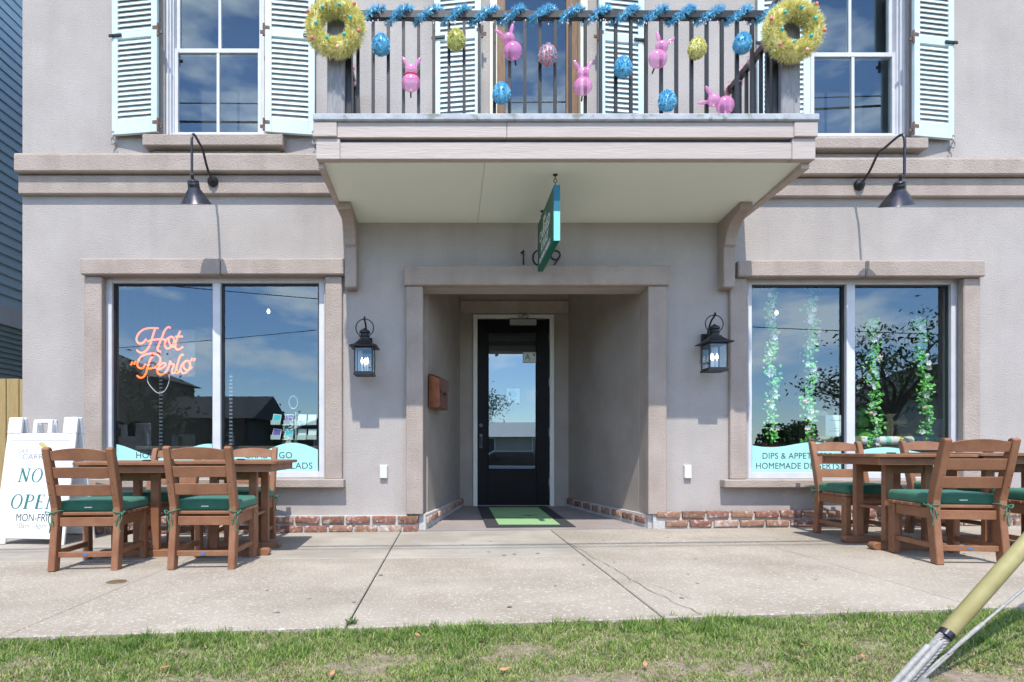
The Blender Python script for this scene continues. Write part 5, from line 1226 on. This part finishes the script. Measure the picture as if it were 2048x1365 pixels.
# leaf garlands in the other window
def leaf_garland(label, px, ztop, zbot, seed, tilt):
    y = 6.02; x = X(px, y); t = thing('leaf_garland', label, 'garland', (x, y, ztop), 0, 'silk leaf garlands in the window'); r = random.Random(seed)
    path = [Vector((math.sin(i * .7 + seed) * .02 + tilt * i / 30, math.cos(i * .9) * .012, -(ztop - zbot) * i / 30)) for i in range(31)]
    MB().tube(path, .004, 5).build('stem', m_leaf, t)
    q = MB()
    for i in range(400):
        p = path[r.randrange(30)] + Vector((r.gauss(0, .028), r.gauss(0, .02) - .01, r.uniform(-.03, .03)))
        d = Vector((r.uniform(-1, 1), r.uniform(-.9, .2), r.uniform(-.9, .5))).normalized(); s = d.cross(Vector((r.uniform(-.3, .3), -1, r.uniform(-.3, .6)))).normalized(); L_ = r.uniform(.028, .050); wd = L_ * .36
        b = len(q.v); up = d.cross(s) * .004
        q.v += [tuple(p), tuple(p + d * L_ * .5 + s * wd + up), tuple(p + d * L_), tuple(p + d * L_ * .5 - s * wd + up)]; q.f += [(b, b + 1, b + 2), (b, b + 2, b + 3)]
    tag(q.build('foliage', m_leaf, t, recalc=False), kind='stuff')
    fm = MB()
    for k in range(6):
        a = 2 * math.pi * k / 6; c, s_ = math.cos(a), math.sin(a)
        fm.add([(0, 0, 0), (.020 * c - .010 * s_, -.008, .020 * s_ + .010 * c), (.032 * c, -.012, .032 * s_), (.020 * c + .010 * s_, -.008, .020 * s_ - .010 * c)], [(0, 1, 2, 3)])
    me = fm.mesh('flower', recalc=False); me.materials.append(m_petal)
    for i in range(13):
        p = path[min(29, max(1, int(2 + i * 2.2 + r.uniform(-1, 1))))]
        o = link('flower', me, None, t, p + Vector((r.uniform(-.05, .05), -.035, 0)), (R(r.uniform(-30, 30)), R(r.uniform(0, 60)), R(r.uniform(-40, 40))))
    for i in range(2): MB().ball((0, 0, 0), .016, .016, .022, 10, 8).build('egg', m_peach, t, smooth=80, loc=tuple(path[9 + 13 * i] + Vector((.04 * (-1) ** i, -.04, 0))), rot=(0, R(70), 0))
leaf_garland('silk leaf garland hanging nearest the doorway side of the window', 1540, Z(572, 6.02), Z(888, 6.02), 1, .02)
leaf_garland('silk leaf garland hanging above the wicker basket', 1625, Z(570, 6.02), Z(888, 6.02), 2, -.06)
leaf_garland('silk leaf garland hanging between the mullion and the twig cross', 1745, Z(640, 6.02), Z(895, 6.02), 3, .01)
leaf_garland('silk leaf garland hanging beside the wooden crate and pillow', 1838, Z(640, 6.02), Z(880, 6.02), 4, .08)
# table dressing in the garland window
SC = thing('striped_cloth', 'mint and white striped cloth bolster along the window display', 'cloth', (X(1800, 6.33), 6.33, LH + .002))
x = -.62; i = 0
while x < .56:
    w = random.choice((.05, .07, .09))
    MB().lathe([(.001, x), (.052, x), (.052, x + w), (.001, x + w)], 0, .055, 16, 'y').build('stripe', m_strip[[0, 1, 2, 1, 0, 3, 1][i % 7]], SC, smooth=50, rot=(0, 0, R(-90)))
    x += w + .0005; i += 1
BK = thing('wicker_basket', 'tall handled wicker basket holding a card by the mullion', 'basket', (X(1640, 6.45), 6.45, LH + .002))
q = MB()
for k in range(9): q.tube([(.13 * math.cos(a) * (1 + .01 * k), .09 * math.sin(a), .005 + .012 * k) for a in [2 * math.pi * i / 18 for i in range(18)]], .006, 5, True)
q.build('weave', m_twig, BK, smooth=60)
q = MB()
for k in range(5): q.tube(curve([(-.13, .0, .10), (-.10, .004 * k, .30 + .012 * k), (.0, .004 * k, .345 + .012 * k), (.10, 0, .30 + .01 * k), (.13, 0, .10)], 6), .005, 5)
q.build('handle', m_twig, BK, smooth=60)
CD = thing('greeting_card', 'pale printed card standing in the wicker basket', 'card', (X(1668, 6.4), 6.4, LH + .115))
MB().box(-.095, .095, -.003, .003, 0, .23).build('sheet', m_paper, CD); q = MB(); q.box(-.06, .06, -.0045, -.003, .05, .056); q.box(-.05, .07, -.0045, -.003, .17, .176); q.box(-.03, .05, -.0045, -.003, .08, .084); q.build('fine_print', m_greyink, CD)
TX = thing('twig_cross', 'cross bound from dry twigs standing in the window', 'cross', (X(1780, 6.5), 6.5, LH + .005))
r7 = random.Random(9); q = MB()
for k in range(16): q.tube(curve([(r7.uniform(-.05, .05), r7.uniform(-.02, .02), 0), (r7.uniform(-.025, .025), r7.uniform(-.02, .02), .14), (r7.uniform(-.03, .03), r7.uniform(-.02, .02), .27), (r7.uniform(-.06, .06), r7.uniform(-.02, .02), .36)], 4), .0055, 5)
for k in range(12): q.tube(curve([(-.17, r7.uniform(-.03, .01), .25 + r7.uniform(-.035, .035)), (0, -.02, .255 + r7.uniform(-.015, .015)), (.17, r7.uniform(-.03, .01), .25 + r7.uniform(-.04, .04))], 4), .005, 5)
q.build('twigs', m_twig, TX, smooth=60)
MT_ = thing('moss_topiary', 'round green moss topiary tucked behind the window mullion', 'topiary', (X(1722, 6.6), 6.6, LH + .002))
for k, (zz, rr) in enumerate(((.10, .105), (.27, .075), (.39, .05))): MB().ball((0, 0, zz), rr, rr, rr, 18, 12).build('moss_ball', m_moss, MT_, smooth=80)
CT = thing('wooden_crate', 'tipped wooden slat crate in the garland window', 'crate', (X(1820, 6.75), 6.75, LH + .14), 0); CT.rotation_euler = (0, R(-38), 0)
for k in range(4): MB().box(-.17, .17, -.12 + .065 * k, -.065 + .065 * k, 0, .012).build('slat', m_crate, CT)
for k in range(3):
    for s in (-.125, .14): MB().box(-.17, .17, s, s + .01, .013 + .055 * k, .06 + .055 * k).build('slat', m_crate, CT)
BU = thing('galvanised_bucket', 'round tan bucket at the foot of the twig cross', 'bucket', (X(1812, 6.42), 6.42, LH + .002))
MB().lathe([(.001, 0), (.075, 0), (.09, .13), (.095, .135), (.085, .135), (.07, .01)], 0, 0, 20).build('body', m_crate, BU, smooth=40)
PW = thing('white_pillow', 'white pillow leaning at the far side of the garland window', 'pillow', (X(1880, 6.75), 6.75, LH + .17))
q = MB().ball((0, 0, 0), .16, .06, .15, 18, 12); q.build('pad', m_paper, PW, smooth=80); PW.rotation_euler = (0, R(-30), 0)
SF = thing('sunflower_wreath', 'brown sunflower wreath hanging deep inside the shop', 'wreath', (X(1805, 8.2), 8.2, Z(672, 8.2)))
r8 = random.Random(4); q = MB(); q.ball((0, 0, 0), .12, .05, .12, 16, 10); q.build('centre', m_screw, SF, smooth=80)
q = MB()
for k in range(46):
    a = 2 * math.pi * k / 23 + r8.uniform(-.1, .1); c, s_ = math.cos(a), math.sin(a); r0, r1 = .11, r8.uniform(.24, .34)
    q.add([(r0 * c, 0, r0 * s_), ((r0 + r1) / 2 * c - .05 * s_, -.03 * (k % 2), (r0 + r1) / 2 * s_ + .05 * c), (r1 * c, -.02, r1 * s_), ((r0 + r1) / 2 * c + .05 * s_, -.03 * (k % 2), (r0 + r1) / 2 * s_ - .05 * c)], [(0, 1, 2, 3)])
q.build('petals', m_brass, SF, recalc=False)
MB().tube([(0, 0.04, .1), (0, .04, 3.09 - SF.location.z)], .004, 5).build('cord', m_dark, SF)

# ------------------------------------------------------------------ across the street (seen in the glass)
def house(name, label, x, y, w, d, h, rh, mw, mr, ridge_x=True, wins=()):
    t = thing(name, label, 'house', (x, y, -.6))
    MB().box(-w / 2, w / 2, -d / 2, d / 2, -.2, h).build('wall', mw, t)
    o = .35
    if ridge_x: MB().prism([(-d / 2 - o, h), (d / 2 + o, h), (0, h + rh)], 'x', -w / 2 - o, w / 2 + o).build('roof', mr, t)
    else: MB().prism([(-w / 2 - o, h), (w / 2 + o, h), (0, h + rh)], 'y', -d / 2 - o, d / 2 + o).build('roof', mr, t)
    for (a, b, ww, wh) in wins:
        k = MB(); k.box(a - ww / 2 - .08, a + ww / 2 + .08, d / 2 + .001, d / 2 + .06, b - .08, b + wh + .08); f = k.build('window', m_white, t)
        MB().box(a - ww / 2, a + ww / 2, d / 2 + .061, d / 2 + .075, b, b + wh).build('pane', m_carglass, f)
house('street_house', 'tall brown clad house across the street', -21.5, -19, 12, 9, 5.2, 2.6, m_housedk, m_roofdk, False, [(-2.5, 1, 1, 1.6), (2.5, 1, 1, 1.6), (-2.5, 3.6, 1, 1.4), (2.5, 3.6, 1, 1.4)])
house('street_house', 'single storey brown wing beside the tall brown house', -12.6, -20.5, 5.0, 6, 3.0, 1.4, m_housedk, m_roofdk, True, [(-.8, .9, 1, 1.2), (1.2, .9, 1, 1.2)])
house('street_house', 'low grey roofed house across the street', -5.4, -27, 8, 8, 2.4, 1.9, m_housedk, m_roofdk, False, [(-2, .9, 1.2, 1.2), (2, .9, 1.2, 1.2)])
house('street_house', 'long low pale roofed house across the street', 4.4, -19, 10, 7, 2.1, .95, m_housewt, m_roofwt, True, [(-2.5, .9, 1.2, 1.1), (1, .9, 1.6, 1.1)])
house('street_house', 'pale blue house behind the oak across the street', 33, -26, 9, 8, 4.6, 2.6, m_housewt, m_roofdk, False, [(-2, 1, 1, 1.5), (2, 1, 1, 1.5)])
def tree(label, x, y, h, rad, n, seed, bare=.0):
    t = thing('oak_tree', label, 'tree', (x, y, -.6)); r = random.Random(seed)
    q = MB(); q.tube(curve([(0, 0, 0), (.1, .05, h * .25), (.0, .1, h * .5)], 5), [.28 - .012 * i for i in range(11)], 9)
    tips = []
    for k in range(11):
        a = 2 * math.pi * k / 11 + r.uniform(-.3, .3); e = Vector((math.cos(a) * rad * r.uniform(.5, 1), math.sin(a) * rad * r.uniform(.5, 1), h * r.uniform(.55, .98)))
        s0 = Vector((0, .08, h * r.uniform(.3, .5))); mid = s0.lerp(e, .5) + Vector((r.uniform(-.4, .4), r.uniform(-.4, .4), r.uniform(.2, .6)))
        c = curve([s0, mid, e], 5); q.tube(c, [.11 - .009 * i for i in range(11)], 6); tips += [mid, e, s0.lerp(e, .8)]
        for _ in range(3):
            f = e + Vector((r.uniform(-.9, .9), r.uniform(-.9, .9), r.uniform(-.2, .9))); q.tube([mid.lerp(e, r.uniform(.3, .9)), f], [.03, .008], 4); tips.append(f)
    q.build('trunk', m_bark, t, smooth=60)
    V = []; Fc = []
    for _ in range(n):
        c = tips[r.randrange(len(tips))]; p = c + Vector((r.gauss(0, .5), r.gauss(0, .5), r.gauss(0, .33)))
        d = Vector((r.uniform(-1, 1), r.uniform(-1, 1), r.uniform(-1, 1))).normalized() * r.uniform(.07, .15); s = d.cross(Vector((r.uniform(-1, 1), r.uniform(-1, 1), r.uniform(-1, 1)))).normalized() * .05
        b = len(V); V += [p - d, p + s, p + d, p - s]; Fc.append((b, b + 1, b + 2, b + 3))
    q = MB(); q.v = [tuple(v) for v in V]; q.f = Fc; q.build('crown', m_fol, t, recalc=False)
tree('spreading oak across the street reflected in the garland window', 20.5, -15, 7.2, 3.0, 2700, 1)
tree('small oak across the street reflected in the garland window', 15.0, -24, 3.6, 2.0, 3200, 2)
tree('bushy tree behind the pale roofed house', 1.2, -27, 5.6, 2.8, 4200, 3)
tree('thin young tree before the tall brown house across the street', -13.2, -13.5, 4.4, 1.5, 1500, 6)
tree('low tree between the houses across the street', -11.0, -22, 2.6, 1.3, 2600, 4)
CA = thing('parked_car', 'silver blue car parked on the street behind the viewer', 'car', (2.6, -5.5, -.68))
q = MB(); q.prism([(-2.2, .3), (2.2, .3), (2.25, .65), (2.1, .85), (1.05, .93), (-1.6, .95), (-2.2, .85)], 'y', -.88, .88); q.build('body', m_carpaint, CA, bevel=.06, seg=2, smooth=50)
q = MB(); q.prism([(-1.7, .94), (1.1, .92), (.45, 1.40), (-1.0, 1.42)], 'y', -.74, .74); q.build('cabin', m_carglass, CA, bevel=.05, seg=2, smooth=50)
MB().box(-.95, .4, -.7, .7, 1.405, 1.45).build('roof_panel', m_carpaint, CA, bevel=.02)
for sx in (-1.4, 1.4):
    for sy in (-.8, .8):
        w_ = MB().lathe([(.2, -.1), (.31, -.09), (.32, 0), (.31, .09), (.2, .1)], 0, 0, 20, 'y').build('wheel', m_tyre, CA, smooth=40, loc=(sx, sy, .32)); MB().lathe([(.001, -.105), (.19, -.103), (.19, .103), (.001, .105)], 0, 0, 16, 'y').build('rim', m_silver, w_)
PO = thing('utility_pole', 'wooden utility pole down the street beyond the picture', 'utility pole', (16, .75, -.55)); MB().tube([(0, 0, -.3), (0, 0, 9.6)], [.15, .11], 12).build('pole', m_bark, PO, smooth=60)
MB().box(-.06, .06, -1.1, 1.1, 8.6, 8.72).build('crossarm', m_bark, PO)
P2 = copy_tree(PO); P2.location = (-22, .75, -.55); tag(P2, 'wooden utility pole up the street beyond the neighbour house', 'utility pole')
def cable(lb, a, b, sag, r):
    a, b = Vector(a), Vector(b); t = thing('overhead_wire', lb, 'overhead wire', tuple(a))
    MB().tube([(b - a) * (i / 40) - Vector((0, 0, sag * 4 * (i / 40) * (1 - i / 40))) for i in range(41)], r, 5).build('cable', m_tyre, t)
cable('thick overhead cable above the verge', (-22, .85, 7.9), (16, .85, 7.9), .9, .022)
cable('thin overhead wire above the verge', (-22, .35, 8.2), (16, .35, 8.1), .5, .012)
cable('overhead wire far across the street', (-30, -10, 9.2), (26, -11, 5.2), .8, .016)
cable('sagging overhead wire far across the street', (-30, -14.5, 4.6), (26, -9, 9.5), 1.0, .014)

def hedge(label, x0, x1, y, h, n, seed):
    t = thing('hedge', label, 'hedge', ((x0 + x1) / 2, y, -.6)); r = random.Random(seed); w = (x1 - x0) / 2; V = []; Fc = []
    for _ in range(n):
        xx = r.uniform(-w, w); hh = h * (.72 + .18 * math.sin(xx * 1.7 + seed) + .12 * math.sin(xx * 4.3))
        p = Vector((xx, r.uniform(-.6, .6), r.uniform(.1, 1) ** .6 * hh)); d = Vector((r.uniform(-1, 1), r.uniform(-1, 1), r.uniform(-1, 1))).normalized() * r.uniform(.05, .11); q_ = d.orthogonal().normalized() * .05
        b = len(V); V += [p - d, p + q_, p + d, p - q_]; Fc.append((b, b + 1, b + 2, b + 3))
    q = MB(); q.v = [tuple(v) for v in V]; q.f = Fc; tag(q.build('foliage', m_fol, t, recalc=False), kind='stuff')
    q = MB()
    for i in range(int(w * 3)): q.tube([(-w + i / 1.5, 0, 0), (-w + i / 1.5 + r.uniform(-.2, .2), 0, h * .6)], .03, 5)
    q.build('stem', m_bark, t)
hedge('loose hedge across the street mirrored beside the desserts lettering', 11.5, 19.0, -13.5, 2.9, 9000, 2)
hedge('low hedge across the street mirrored under the card rack', -14.0, -3.0, -14.5, 1.9, 9000, 5)
